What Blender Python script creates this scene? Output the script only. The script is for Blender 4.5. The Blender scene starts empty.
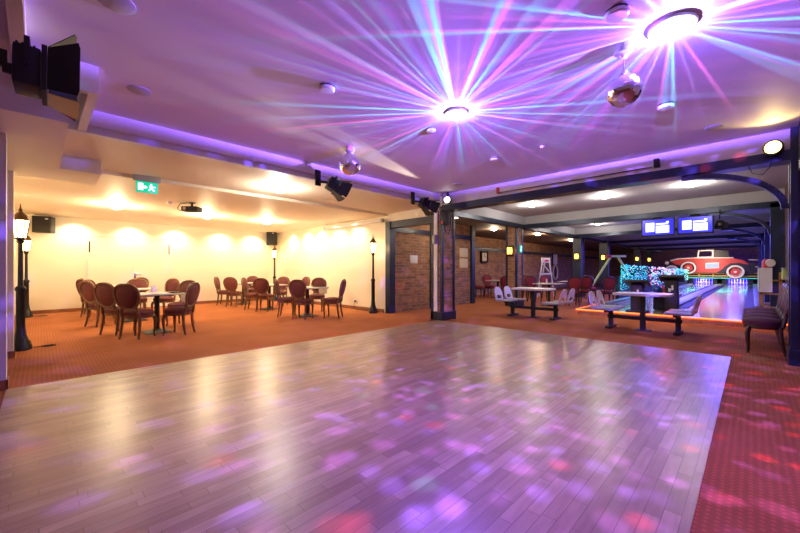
import bpy, bmesh, math, random
from mathutils import Vector, Matrix
random.seed(7)
PI = math.pi
S = bpy.context.scene
COL = S.collection
# ------------------------------------------------------------------ camera
H = 1.2
YAW = math.radians(44.64)
cd = bpy.data.cameras.new('camera'); cam = bpy.data.objects.new('camera', cd); COL.objects.link(cam)
cam.location = (0, 0, H); cam.rotation_euler = (PI/2, 0, YAW - PI/2)
cd.sensor_width = 36; cd.lens = 356/800*36; cd.shift_y = 3.5/800; cd.clip_start = .05; cd.clip_end = 200
S.camera = cam
# ------------------------------------------------------------------ world, exposure
w = bpy.data.worlds.new('world'); S.world = w; w.use_nodes = True
w.node_tree.nodes['Background'].inputs[0].default_value = (.20, .12, .28, 1)
w.node_tree.nodes['Background'].inputs[1].default_value = .15
S.view_settings.view_transform = 'Standard'; S.view_settings.look = 'None'
S.view_settings.exposure = 0.35; S.view_settings.gamma = 1; S.view_settings.use_curve_mapping = False
P_DERBY = 1.0      # strength of the two disco effect lamps
P_WARM = 1.85       # strength of the lamps of the seating room
P_BOWL = 1.0       # strength of the lamps over the bowling side
C_WARM = (1.0, .76, .43); C_HALL = (1.0, .92, .80); C_VIOLET = (.26, .12, 1.0)

def lamp(name, kind, loc, power, color, radius=.05, aim=None, angle=None, blend=.5, size=None, sizey=None):
    d = bpy.data.lights.new(name, kind); d.energy = power; d.color = color
    if kind in ('POINT', 'SPOT'): d.shadow_soft_size = radius
    if kind == 'SPOT': d.spot_size = math.radians(angle or 60); d.spot_blend = blend
    if kind == 'AREA':
        d.shape = 'RECTANGLE'; d.size = size; d.size_y = sizey or size
    o = bpy.data.objects.new(name, d); COL.objects.link(o); o.location = loc
    if aim is not None:
        v = Vector(aim) - Vector(loc); o.rotation_euler = v.to_track_quat('-Z', 'Y').to_euler()
    return o

FR = (253.3, 250.2); RR = (.7027, -.7115)
def ray(u, v=270):
    return (FR[0] + RR[0]*(u-400), FR[1] + RR[1]*(u-400))
def atz(u, v, z=0.):                # point of the horizontal plane z seen at (u, v)
    t = (H - z)/(v - 270); r = ray(u); return Vector((r[0]*t, r[1]*t, z))
def atY(u, Y):
    r = ray(u); t = Y/r[1]; return r[0]*t, t
def atX(u, X):
    r = ray(u); t = X/r[0]; return r[1]*t, t

# ------------------------------------------------------------------ node helpers
class NT:
    def __init__(s, tree): s.t = tree; s.n = tree.nodes; s.l = tree.links
    def new(s, typ, **kw):
        n = s.n.new(typ)
        for k, v in kw.items(): setattr(n, k, v)
        return n
    def put(s, sock, v):
        if isinstance(v, bpy.types.NodeSocket): s.l.new(v, sock)
        elif v is not None: sock.default_value = v
    def math(s, op, a, b=None, c=None, clamp=False):
        n = s.new('ShaderNodeMath', operation=op, use_clamp=clamp); s.put(n.inputs[0], a)
        if b is not None: s.put(n.inputs[1], b)
        if c is not None: s.put(n.inputs[2], c)
        return n.outputs[0]
    def vmath(s, op, a, b=None, scale=None):
        n = s.new('ShaderNodeVectorMath', operation=op); s.put(n.inputs[0], a)
        if b is not None: s.put(n.inputs[1], b)
        if scale is not None: s.put(n.inputs['Scale'], scale)
        return n.outputs[0]
    def ramp(s, fac, stops, interp='LINEAR'):
        n = s.new('ShaderNodeValToRGB'); n.color_ramp.interpolation = interp
        e = n.color_ramp.elements
        while len(e) < len(stops): e.new(.5)
        for i, (p, c) in enumerate(stops):
            e[i].position = p; e[i].color = (*c, 1) if len(c) == 3 else c
        s.put(n.inputs[0], fac); return n.outputs[0]
    def mix(s, fac, a, b, blend='MIX'):
        n = s.new('ShaderNodeMix', data_type='RGBA', blend_type=blend)
        s.put(n.inputs[0], fac); s.put(n.inputs[6], (*a, 1) if isinstance(a, tuple) and len(a) == 3 else a)
        s.put(n.inputs[7], (*b, 1) if isinstance(b, tuple) and len(b) == 3 else b); return n.outputs[2]
    def noise(s, vec, scale, detail=2., rough=.5, dist=0.):
        n = s.new('ShaderNodeTexNoise'); s.put(n.inputs['Vector'], vec); n.inputs['Scale'].default_value = scale
        n.inputs['Detail'].default_value = detail; n.inputs['Roughness'].default_value = rough; n.inputs['Distortion'].default_value = dist
        return n.outputs['Fac'], n.outputs['Color']

def mat(name, color, rough=.5, metal=0., emit=None, estr=0., vary=.0, vscale=8., bump=0., bscale=60., coat=0., trans=0., spec=None):
    m = bpy.data.materials.new(name); m.use_nodes = True
    N = NT(m.node_tree); b = N.n['Principled BSDF']
    b.inputs['Base Color'].default_value = (*color, 1); b.inputs['Roughness'].default_value = rough; b.inputs['Metallic'].default_value = metal
    if spec is not None: b.inputs['Specular IOR Level'].default_value = spec
    if coat: b.inputs['Coat Weight'].default_value = coat; b.inputs['Coat Roughness'].default_value = .1
    if trans: b.inputs['Transmission Weight'].default_value = trans
    if emit: b.inputs['Emission Color'].default_value = (*emit, 1); b.inputs['Emission Strength'].default_value = estr
    if vary or bump:
        tc = N.new('ShaderNodeTexCoord').outputs['Object']
        if vary:
            f, _ = N.noise(tc, vscale, 4)
            lo = tuple(max(0, c*(1-vary)) for c in color); hi = tuple(min(1, c*(1+vary)) for c in color)
            N.put(b.inputs['Base Color'], N.ramp(f, [(.3, lo), (.7, hi)]))
        if bump:
            f, _ = N.noise(tc, bscale, 3)
            bn = N.new('ShaderNodeBump'); bn.inputs['Strength'].default_value = bump; bn.inputs['Distance'].default_value = .01
            N.put(bn.inputs['Height'], f); N.put(b.inputs['Normal'], bn.outputs[0])
    return m

def brick_mat(name, axis, c1, c2, mortar, bw=.25, rh=.085):
    m = bpy.data.materials.new(name); m.use_nodes = True
    N = NT(m.node_tree); b = N.n['Principled BSDF']; b.inputs['Roughness'].default_value = .75
    tc = N.new('ShaderNodeTexCoord').outputs['Object']
    sp = N.new('ShaderNodeSeparateXYZ'); N.put(sp.inputs[0], tc)
    cb = N.new('ShaderNodeCombineXYZ'); N.put(cb.inputs[0], sp.outputs[axis]); N.put(cb.inputs[1], sp.outputs[2])
    t = N.new('ShaderNodeTexBrick'); N.put(t.inputs['Vector'], cb.outputs[0])
    t.inputs['Scale'].default_value = 1; t.inputs['Brick Width'].default_value = bw; t.inputs['Row Height'].default_value = rh
    t.inputs['Mortar Size'].default_value = .010; t.inputs['Bias'].default_value = 0
    t.inputs['Color1'].default_value = (*c1, 1); t.inputs['Color2'].default_value = (*c2, 1); t.inputs['Mortar'].default_value = (*mortar, 1)
    f, _ = N.noise(tc, 5, 4)
    N.put(b.inputs['Base Color'], N.mix(.55, t.outputs['Color'], N.ramp(f, [(.3, (.25, .22, .2)), (.7, (1, .95, .9))]), 'MULTIPLY'))
    bn = N.new('ShaderNodeBump'); bn.inputs['Strength'].default_value = .7; bn.inputs['Distance'].default_value = .012; bn.invert = True
    N.put(bn.inputs['Height'], t.outputs['Fac']); N.put(b.inputs['Normal'], bn.outputs[0])
    return m

def parquet_mat():
    m = bpy.data.materials.new('parquet'); m.use_nodes = True
    N = NT(m.node_tree); b = N.n['Principled BSDF']
    tc = N.vmath('ADD', N.new('ShaderNodeTexCoord').outputs['Object'], (40.13, 30.07, 0))
    def bricks(c1, c2, mo, ms):
        t = N.new('ShaderNodeTexBrick'); N.put(t.inputs['Vector'], tc); t.offset = .37; t.offset_frequency = 3; t.squash_frequency = 2; t.squash = .85
        t.inputs['Scale'].default_value = 1; t.inputs['Brick Width'].default_value = .46; t.inputs['Row Height'].default_value = .07
        t.inputs['Mortar Size'].default_value = ms; t.inputs['Bias'].default_value = 0
        for k, c in (('Color1', c1), ('Color2', c2), ('Mortar', mo)): t.inputs[k].default_value = (*c, 1)
        return t
    t = bricks((.54, .38, .245), (.34, .215, .13), (.20, .13, .08), .0018)
    mp = N.new('ShaderNodeMapping'); N.put(mp.inputs[0], tc); mp.inputs['Scale'].default_value = (1.2, 11, 1)
    g, _ = N.noise(mp.outputs[0], 3.0, 2, .5, .3)
    col = N.mix(.55, t.outputs['Color'], N.ramp(g, [(.25, (.55, .5, .45)), (.75, (1, 1, 1))]), 'MULTIPLY')
    f2, _ = N.noise(tc, .9, 3)
    col = N.mix(.35, col, N.ramp(f2, [(.3, (.7, .68, .66)), (.7, (1, 1, 1))]), 'MULTIPLY')
    N.put(b.inputs['Base Color'], col)
    f3, _ = N.noise(tc, 3.5, 5, .65)
    mp2 = N.new('ShaderNodeMapping'); N.put(mp2.inputs[0], tc); mp2.inputs['Scale'].default_value = (1, 11, 1)
    N.put(b.inputs['Roughness'], N.math('ADD', N.math('MULTIPLY', f3, .08), .28))
    b.inputs['Specular IOR Level'].default_value = .6
    bn = N.new('ShaderNodeBump'); bn.inputs['Strength'].default_value = .12; bn.inputs['Distance'].default_value = .004
    fb, _ = N.noise(mp2.outputs[0], 2.0, 3)
    N.put(bn.inputs['Height'], fb); N.put(b.inputs['Normal'], bn.outputs[0])
    return m

def carpet_mat():
    m = bpy.data.materials.new('carpet'); m.use_nodes = True
    N = NT(m.node_tree); b = N.n['Principled BSDF']; b.inputs['Roughness'].default_value = .95; b.inputs['Specular IOR Level'].default_value = .15
    tc = N.new('ShaderNodeTexCoord').outputs['Object']
    v = N.new('ShaderNodeTexVoronoi'); v.inputs['Scale'].default_value = 26; v.inputs['Randomness'].default_value = .12; N.put(v.inputs['Vector'], tc)
    f, _ = N.noise(tc, 1.3, 4)
    base = N.ramp(f, [(.3, (.35, .120, .042)), (.7, (.44, .160, .060))])
    dots = N.ramp(v.outputs['Distance'], [(.16, (1.35, 1.1, 1.2)), (.34, (.86, .86, .86))])
    N.put(b.inputs['Base Color'], N.mix(1., base, dots, 'MULTIPLY'))
    f2, _ = N.noise(tc, 260, 2)
    bn = N.new('ShaderNodeBump'); bn.inputs['Strength'].default_value = .5; bn.inputs['Distance'].default_value = .004
    N.put(bn.inputs['Height'], N.math('ADD', f2, v.outputs['Distance'])); N.put(b.inputs['Normal'], bn.outputs[0])
    return m

def lane_mat():
    m = bpy.data.materials.new('lane_boards'); m.use_nodes = True
    N = NT(m.node_tree); b = N.n['Principled BSDF']; b.inputs['Roughness'].default_value = .16; b.inputs['Coat Weight'].default_value = .6; b.inputs['Coat Roughness'].default_value = .08
    tc = N.new('ShaderNodeTexCoord').outputs['Object']
    t = N.new('ShaderNodeTexBrick'); N.put(t.inputs['Vector'], tc); t.inputs['Scale'].default_value = 1; t.inputs['Brick Width'].default_value = 2.4; t.inputs['Row Height'].default_value = .028
    t.inputs['Mortar Size'].default_value = .001
    for k, c in (('Color1', (.62, .52, .42)), ('Color2', (.50, .40, .31)), ('Mortar', (.25, .2, .16))): t.inputs[k].default_value = (*c, 1)
    N.put(b.inputs['Base Color'], t.outputs['Color'])
    return m

def mirrorball_mat():
    m = bpy.data.materials.new('mirror_tiles'); m.use_nodes = True
    b = m.node_tree.nodes['Principled BSDF']; b.inputs['Metallic'].default_value = 1; b.inputs['Roughness'].default_value = .12
    b.inputs['Base Color'].default_value = (.84, .83, 1., 1)
    return m

M = dict(
    ceil=mat('ceiling_paint', (.74, .70, .70), .6, vary=.03, vscale=.6),
    white=mat('white_paint', (.78, .75, .72), .55), trimw=mat('trim_paint', (.74, .72, .76), .5),
    cream=mat('cream_wall', (.82, .76, .62), .6, vary=.02, vscale=1.2),
    creamc=mat('seating_ceiling', (.78, .68, .54), .6),
    carpet=carpet_mat(), parquet=parquet_mat(), lane=lane_mat(),
    brickx=brick_mat('brick_along', 0, (.56, .26, .12), (.30, .13, .065), (.36, .31, .25)),
    bricky=brick_mat('brick_across', 1, (.56, .26, .12), (.30, .13, .065), (.36, .31, .25)),
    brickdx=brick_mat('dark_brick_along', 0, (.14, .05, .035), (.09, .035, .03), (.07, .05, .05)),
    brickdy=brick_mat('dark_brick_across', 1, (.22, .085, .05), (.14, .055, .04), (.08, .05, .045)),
    steel=mat('navy_steel', (.022, .030, .058), .38, .3, vary=.25, vscale=3, bump=.1, bscale=30),
    skirt=mat('skirting_wood', (.26, .10, .04), .45, vary=.2, vscale=6),
    slab=mat('bowling_ceiling', (.40, .39, .41), .7, vary=.06, vscale=1.),
    darkceil=mat('brown_ceiling', (.10, .06, .045), .7),
    wood=mat('chair_wood', (.14, .055, .018), .32, vary=.3, vscale=14, coat=.25),
    pad=mat('wine_pad', (.13, .028, .028), .8, vary=.22, vscale=60, bump=.2, bscale=220),
    padred=mat('red_velvet', (.27, .02, .028), .8, vary=.22, vscale=50, bump=.2, bscale=220),
    padpurple=mat('plum_velvet', (.085, .012, .035), .75, vary=.2, vscale=30, bump=.2, bscale=200),
    darkwood=mat('dark_wood', (.05, .02, .012), .3, coat=.3, vary=.25, vscale=14),
    ttop=mat('table_laminate', (.70, .66, .58), .3, vary=.05, vscale=5),
    black=mat('black_iron', (.012, .012, .014), .6, 0.), matt=mat('black_plastic', (.014, .014, .018), .55),
    warmroof=mat('bulb_toned_roof', (.12, .055, .02), .45, .4),  # warm glow of the bulbs put into the roof colour
    iron=mat('lamp_iron', (.016, .017, .018), .4, .5),
    glow=mat('lantern_glass', (1, .85, .6), .4, emit=(1., .64, .27), estr=14.),
    dome=mat('dome_glass', (1, .95, .85), .4, emit=(1., .84, .56), estr=22.),
    spotlens=mat('downlight_lens', (1, .95, .85), .4, emit=(1., .80, .48), estr=14.),
    hall=mat('hall_lamp_glass', (1, .95, .85), .4, emit=(1., .93, .78), estr=34.),
    cloth=mat('white_cloth', (.78, .75, .72), .8, bump=.1, bscale=120), plastic=mat('white_plastic', (.75, .74, .74), .35),
    grey=mat('grey_plastic', (.42, .41, .42), .45), chrome=mat('chrome', (.7, .7, .72), .18, 1.),
    seatp=mat('pale_seat_shell', (.62, .60, .66), .35), seatg=mat('grey_seat_shell', (.30, .30, .36), .4),
    mirror=mirrorball_mat(), green=mat('exit_green', (.0, .45, .25), .4, emit=(.0, .52, .30), estr=.8),
    exitw=mat('exit_white', (.9, 1, .95), .4, emit=(.85, 1, .95), estr=1.2),
    screen=mat('screen_blue', (.02, .02, .3), .3, emit=(.012, .012, .8), estr=1.2), panel=mat('screen_white', (.9, .9, 1), .3, emit=(.8, .9, 1.), estr=.85),
    derby=mat('effect_dome', (.9, .9, 1), .3, emit=(.80, .85, 1.), estr=6.),
    yellow=mat('yellow_rail', (.62, .40, .03), .5), carred=mat('car_red', (.50, .045, .022), .45), carw=mat('car_cream', (.75, .68, .62), .5),
    carblack=mat('car_black', (.015, .013, .014), .5), plate=mat('car_plate', (.20, .36, .62), .4),
    led=mat('led_orange', (1, .3, .05), .4, emit=(1., .10, .015), estr=4.5), ledblue=mat('led_blue', (.1, .1, 1), .4, emit=(.06, .05, 1.), estr=9.),
    ledteal=mat('led_teal', (.1, 1, .8), .4, emit=(.01, .9, .40), estr=.45), ledred=mat('led_pink', (1, .3, .25), .4, emit=(1., .28, .22), estr=.6), ledwhite=mat('led_white', (1, 1, 1), .4, emit=(.75, 1., .92), estr=.7),
    pin=mat('pin_white', (.85, .85, .85), .25, coat=.4), pinred=mat('pin_red', (.6, .02, .02), .3),
    gutter=mat('gutter_grey', (.20, .22, .20), .35), ballb=mat('ball_blue', (.01, .06, .35), .1, coat=.6), ballr=mat('ball_red', (.5, .01, .03), .1, coat=.6), ballo=mat('ball_orange', (.6, .15, .01), .1, coat=.6),
    amber=mat('amber_glass', (1, .6, .1), .3, emit=(1., .55, .06), estr=3.5),
    palegreen=mat('pale_green_wood', (.55, .85, .20), .5), rack=mat('rack_pine', (.45, .22, .08), .5, vary=.2), red=mat('red_plastic', (.6, .03, .02), .4),
    gold=mat('gold_barn_door', (.34, .20, .05), .4, .5), poster=mat('poster_paper', (.72, .62, .42), .7), glass=mat('mirror_glass', (.8, .82, .85), .05, 1.),
    fresnel=mat('yellow_lens', (1, .8, .2), .3, emit=(1., .72, .18), estr=6.), parw=mat('par_lens', (1, .9, 1), .3, emit=(1., .88, .95), estr=8.),
)
# ------------------------------------------------------------------ mesh helper
class MB:
    def __init__(s): s.b = bmesh.new()
    def _xf(s, vs, mtx):
        if mtx is not None: bmesh.ops.transform(s.b, matrix=mtx, verts=vs)
        return vs
    def box(s, lo, hi, bevel=0., mtx=None, seg=2):
        r = bmesh.ops.create_cube(s.b, size=1)
        vs = r['verts']; lo = Vector(lo); hi = Vector(hi); c = (lo+hi)/2; d = hi-lo
        for v in vs: v.co = Vector((v.co.x*d.x, v.co.y*d.y, v.co.z*d.z)) + c
        if bevel:
            es = list({e for v in vs for e in v.link_edges})
            g = bmesh.ops.bevel(s.b, geom=es, offset=bevel, segments=seg, affect='EDGES', profile=.6)
            vs = list({v for f in g['faces'] for v in f.verts} | {v for v in vs if v.is_valid})
        return s._xf(vs, mtx)
    def cyl(s, p0, p1, r0, r1=None, n=14, mtx=None):
        r1 = r0 if r1 is None else r1
        p0 = Vector(p0); p1 = Vector(p1); d = p1-p0
        r = bmesh.ops.create_cone(s.b, cap_ends=True, segments=n, radius1=max(r0, 1e-5), radius2=max(r1, 1e-5), depth=d.length)
        q = Matrix.Translation((p0+p1)/2) @ d.to_track_quat('Z', 'Y').to_matrix().to_4x4()
        bmesh.ops.transform(s.b, matrix=q, verts=r['verts'])
        return s._xf(r['verts'], mtx)
    def lathe(s, prof, n=20, origin=(0, 0, 0), mtx=None):
        o = Vector(origin); rings = []; out = []
        for (r, z) in prof:
            if r < 1e-5: v = s.b.verts.new(o + Vector((0, 0, z))); rings.append([v]*n); out.append(v)
            else:
                ring = [s.b.verts.new(o + Vector((r*math.cos(2*PI*i/n), r*math.sin(2*PI*i/n), z))) for i in range(n)]
                rings.append(ring); out += ring
        for a, b in zip(rings, rings[1:]):
            for i in range(n):
                q = [a[i], a[(i+1) % n], b[(i+1) % n], b[i]]
                u = []
                for v in q:
                    if v not in u: u.append(v)
                if len(u) >= 3:
                    try: s.b.faces.new(u)
                    except ValueError: pass
        for ring in (rings[0], rings[-1]):
            if len(set(ring)) == n:
                try: s.b.faces.new(ring)
                except ValueError: pass
        return s._xf(out, mtx)
    def tube(s, pts, rad, n=10, mtx=None, closed=False, flat=1.):
        pts = [Vector(p) for p in pts]; k = len(pts)
        rad = rad if isinstance(rad, (list, tuple)) else [rad]*k
        rings = []; out = []; prev = None
        for i, p in enumerate(pts):
            a = pts[(i-1) % k] if (closed or i > 0) else p
            b = pts[(i+1) % k] if (closed or i < k-1) else p
            t = (b-a).normalized()
            if prev is None:
                x = t.orthogonal().normalized()
            else:
                x = (prev - t*prev.dot(t)).normalized()
            prev = x; y = t.cross(x)
            ring = [s.b.verts.new(p + (x*math.cos(2*PI*j/n)*flat + y*math.sin(2*PI*j/n))*rad[i]) for j in range(n)]
            rings.append(ring); out += ring
        m = k if closed else k-1
        for i in range(m):
            a, b = rings[i], rings[(i+1) % k]
            off = 0
            if closed and i == k-1:
                off = min(range(n), key=lambda o: (a[0].co - b[o].co).length)
            for j in range(n):
                s.b.faces.new([a[j], a[(j+1) % n], b[(j+1+off) % n], b[(j+off) % n]])
        if not closed:
            s.b.faces.new(list(reversed(rings[0]))); s.b.faces.new(rings[-1])
        return s._xf(out, mtx)
    def prism(s, poly, t, mtx=None, hole=None):
        # poly in the local XZ plane, thickness t along Y (centred)
        def ring(pl, y): return [s.b.verts.new((p[0], y, p[1])) for p in pl]
        a = ring(poly, -t/2); b = ring(poly, t/2); k = len(poly); out = a+b
        for i in range(k): s.b.faces.new([a[i], a[(i+1) % k], b[(i+1) % k], b[i]])
        if hole is None:
            s.b.faces.new(list(reversed(a))); s.b.faces.new(b)
        else:
            c = ring(hole, -t/2); d = ring(hole, t/2); out += c+d
            for i in range(k):
                j = (i+1) % k
                s.b.faces.new([a[j], a[i], c[i], c[j]]); s.b.faces.new([b[i], b[j], d[j], d[i]]); s.b.faces.new([c[j], c[i], d[i], d[j]])
        return s._xf(out, mtx)
    def sphere(s, c, r, n=16, m=10, sc=(1, 1, 1), mtx=None):
        q = bmesh.ops.create_uvsphere(s.b, u_segments=n, v_segments=m, radius=r)
        bmesh.ops.transform(s.b, matrix=Matrix.Translation(c) @ Matrix.Diagonal((*sc, 1)), verts=q['verts'])
        return s._xf(q['verts'], mtx)
    def ico(s, c, r, sub=1):
        q = bmesh.ops.create_icosphere(s.b, subdivisions=sub, radius=r)
        bmesh.ops.translate(s.b, vec=c, verts=q['verts'])
    def build(s, name, m, parent=None, smooth=True, kind=None):
        bmesh.ops.recalc_face_normals(s.b, faces=s.b.faces)
        me = bpy.data.meshes.new(name); s.b.to_mesh(me); s.b.free()
        for x in (m if isinstance(m, (list, tuple)) else [m]): me.materials.append(x)
        if smooth:
            me.shade_smooth()
            try: me.set_sharp_from_angle(angle=math.radians(38))
            except Exception: pass
        o = bpy.data.objects.new(name, me); COL.objects.link(o)
        if parent is not None: o.parent = parent
        if kind: o['kind'] = kind
        return o

def tag(o, label, cat, group=None, kind=None):
    o['label'] = label; o['category'] = cat
    if group: o['group'] = group
    if kind: o['kind'] = kind
    return o
def thing(name, label, cat, loc=(0, 0, 0), rz=0., group=None, rot=None):
    o = bpy.data.objects.new(name, None); COL.objects.link(o); o.location = loc
    o.rotation_euler = rot if rot is not None else (0, 0, rz); o.empty_display_size = .1
    return tag(o, label, cat, group)
KIDS = {}
def copy_tree(root, loc, rz, label, group=None, rot=None):
    r = root.copy(); COL.objects.link(r); r.location = loc; r.rotation_euler = rot if rot is not None else (0, 0, rz); r['label'] = label
    if group: r['group'] = group
    def rec(src, dst):
        for ch in list(src.children):
            c = ch.copy(); COL.objects.link(c); c.parent = dst; rec(ch, c)
    rec(root, r); return r
def sbox(name, lo, hi, m, label=None, bevel=0.):
    b = MB(); b.box(lo, hi, bevel); o = b.build(name, m, smooth=False, kind='structure')
    if label: o['label'] = label
    return o
def part(name, m, parent, fn, smooth=True, label=None):
    b = MB(); fn(b); o = b.build(name, m, parent, smooth)
    if label: o['label'] = label
    return o

# ================================================================== SETTING
ZC = 3.0                       # hall ceiling
ZS = 2.70                      # seating room ceiling
ZN = 2.79                      # soffit between hall and seating room
sbox('floor', (-5, -4, -.1), (38, 14.2, 0), M['carpet'], 'orange red carpet with a fine dotted pattern')
b = MB(); b.box((-.235, .20, 0), (6.68, 5.31, .006)); o = b.build('floor_parquet', M['parquet'], smooth=False, kind='structure'); o['label'] = 'glossy wooden strip parquet of the dance floor'
sbox('ceiling', (-5, -4, ZC), (6.72, 5.5, ZC+.1), M['ceil'], 'smooth white ceiling over the dance floor')
sbox('ceiling_seating', (-.6, 7.2, ZS), (6.95, 14.2, ZS+.4), M['creamc'], 'low ceiling of the seating room')
sbox('ceiling_soffit', (-.6, 5.40, ZN-.03), (6.95, 7.2, ZN+.3), M['creamc'], 'pale soffit between dance floor and seating room')
sbox('ceiling_bowling', (6.72, -1.2, ZC), (38, 5.6, ZC+.1), M['slab'], 'grey ceiling over the bowling side')
sbox('ceiling_dining', (6.95, 5.6, 2.78), (38, 9.5, 2.9), M['darkceil'], 'dark brown ceiling over the dining side')
# left soffit boxes and cove lip
sbox('trim_1', (-3, 4.5, 2.56), (.19, 7.5, 3.02), M['white'], 'boxed soffit in the corner above the wall pier')
sbox('trim_2', (.19, 6.6, 2.56), (.62, 7.5, 2.80), M['white'], 'small boxed soffit beside the corner soffit')
sbox('trim_3', (-.14, -4, 2.76), (-.07, 4.17, 3.02), M['white'], 'cove lip along the side of the dance floor ceiling')
sbox('trim_4', (-.14, 4.12, 2.76), (.37, 4.19, 3.02), M['white'], 'short return of the cove lip')
sbox('trim_5', (.30, 4.19, 2.76), (.37, 5.33, 3.02), M['white'], 'second return of the cove lip')
sbox('trim_6', (.30, 5.27, 2.83), (6.70, 5.32, 3.02), M['white'], 'long cove lip between the two rooms')
sbox('trim_7', (.20, 5.335, 2.75), (6.66, 5.45, 2.99), M['trimw'], 'fascia of the soffit behind the cove lip')
# walls
sbox('wall_pier', (-5, 5.31, 0), (-.235, 5.48, 3.02), M['white'], 'end of the partition beside the dance floor')
sbox('wall_return', (-5, 7.2, 0), (-.25, 7.35, 2.8), M['cream'], 'wall return beside the lamp post')
sbox('wall_left', (-.6, 7.35, 0), (-.42, 14.2, 2.8), M['cream'], 'side wall of the seating room')
sbox('wall_back', (-.6, 13.87, 0), (6.95, 14.1, 2.8), M['cream'], 'cream end wall of the seating room')
sbox('wall_right', (6.80, 7.25, 0), (6.95, 14.1, 2.8), M['cream'], 'cream wall with roller screen')
sbox('wall_lintel', (6.80, 5.5, 2.54), (6.95, 7.25, 2.9), M['cream'], 'wall above the steel lintel')
sbox('wall_hall_west', (-5.1, -4, 0), (-5, 14.1, 3.05), M['white']); sbox('wall_hall_south', (-5, -4.1, 0), (7.0, -4, 3.05), M['white'])
sbox('wall_corridor', (6.95, 7.2, 0), (11.0, 7.4, 2.8), M['brickx'], 'brick wall of the corridor')
sbox('wall_dining', (6.95, 9.3, 0), (37.2, 9.5, 2.9), M['brickx'], 'brick wall behind the dining tables')
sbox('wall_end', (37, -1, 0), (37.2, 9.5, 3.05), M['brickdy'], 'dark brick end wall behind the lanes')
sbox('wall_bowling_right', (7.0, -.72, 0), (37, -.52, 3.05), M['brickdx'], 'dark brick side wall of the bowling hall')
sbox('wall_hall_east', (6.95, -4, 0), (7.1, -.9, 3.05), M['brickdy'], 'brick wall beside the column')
sbox('baseboard_pier', (-5, 5.293, 0), (-.225, 5.31, .10), M['skirt']); sbox('baseboard_pier_end', (-.235, 5.293, 0), (-.22, 5.48, .10), M['skirt'])
sbox('baseboard_return', (-.42, 7.185, 0), (-.235, 7.2, .09), M['skirt'])
sbox('baseboard_left', (-.42, 7.35, 0), (-.405, 13.87, .09), M['skirt']); sbox('baseboard_back', (-.42, 13.85, 0), (6.80, 13.87, .10), M['skirt'])
sbox('baseboard_right', (6.78, 7.35, 0), (6.80, 13.85, .10), M['skirt'])
# double door in the end wall
def door(n, x0, x1, hinge_left):
    o = sbox('door_%d' % n, (x0+.012, 13.845, 0.01), (x1-.012, 13.87, 2.2), M['cream'], 'flush cream leaf of the double door')
    part('door_frame', M['white'], o, lambda b: (b.box((x0-.02 if hinge_left else x1-.03, 13.835, 0), (x0+.012 if hinge_left else x1+.02, 13.87, 2.23)), b.box((x0, 13.835, 2.203), (x1, 13.87, 2.24))), False)
    xh = x0+.03 if hinge_left else x1-.03
    part('hinge', M['black'], o, lambda b: b.box((xh-.014, 13.828, 1.72), (xh+.014, 13.846, 2.05), .004))
    return o
door(1, 1.0, 2.05, True); d2 = door(2, 2.05, 3.07, False)
part('door_handle', M['chrome'], d2, lambda b: (b.cyl((2.12, 13.85, 1.05), (2.12, 13.79, 1.05), .014), b.cyl((2.12, 13.79, 1.05), (2.27, 13.79, 1.05), .013), b.box((2.09, 13.838, .93), (2.15, 13.848, 1.1), .005)))

# ---- steel columns and beams
def column(name, x0, x1, y0, y1, z1, label, fl=.07, brick=True):
    o = sbox(name, (x0+.02, y0+.02, 0), (x1-.02, y1-.02, z1), M['bricky'] if brick else M['steel'], label)
    o.data.materials.append(M['brickx'])
    if brick:
        for p in o.data.polygons:
            if abs(p.normal.y) > .7: p.material_index = 1
    for sx in (0, 1):
        for sy in (0, 1):
            xa = x0 if sx == 0 else x1-fl; ya = y0 if sy == 0 else y1-fl
            part('flange', M['steel'], o, lambda b: b.box((xa, ya, 0), (xa+fl, ya+fl, z1), .004), False)
    part('base_plate', M['steel'], o, lambda b: b.box((x0-.02, y0-.02, 0), (x1+.02, y1+.02, .20), .01), False)
    return o
c1 = column('column', 6.68, 7.2, 5.2, 5.52, 2.62, 'brick column in dark steel flanges at the dance floor corner')
part('pipe_casing', M['white'], c1, lambda b: b.box((6.665, 5.335, .21), (6.685, 5.445, 2.7), .004), False, 'white strip up the column')
part('end_post', M['steel'], c1, lambda b: b.box((6.66, 5.45, 0), (6.75, 5.53, 2.7), .004), False)
column('column', 10.95, 11.4, 5.45, 5.85, 2.72, 'brick column with amber wall lamp behind the first bowling table')
column('column', 16.8, 17.2, 5.35, 5.7, 2.72, 'third steel column', brick=False); column('column', 20.7, 21.1, 5.3, 5.7, 2.72, 'fourth steel column', brick=False)
column('column', 28.4, 28.8, 5.35, 5.7, 2.72, 'fifth steel column', brick=False); column('column', 32.4, 32.8, 5.35, 5.7, 2.72, 'sixth steel column by the end wall', brick=False)
column('column', 6.66, 7.02, -1.0, -.35, 3.0, 'dark steel column beside the row of plum chairs', brick=False)
for i, x in enumerate((11.5, 16.3, 21.2, 26.0, 31.0)):
    sbox('column', (x, -.56, 0), (x+.3, -.30, 2.7), M['steel'], 'steel post against the bowling side wall, number %d from the dance floor' % (i+1))
def beam(x, y0, y1, label, zt=3.0, wid=.28, fm='white'):
    o = sbox('beam', (x, y0, 2.6), (x+wid, y1, 2.735), M['steel'], label)
    part('fascia', M[fm], o, lambda b: b.box((x+.03, y0, 2.735), (x+wid-.03, y1, zt+.02)), False, 'pale boxed top of the beam')
    def rivets(b):
        y = y0+.15
        while y < y1-.1:
            b.cyl((x-.008, y, 2.667), (x+.002, y, 2.667), .016, n=6); y += .3
    return o
beam(6.70, -.36, 5.22, 'dark steel beam with pale fascia across the end of the dance floor')
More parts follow.
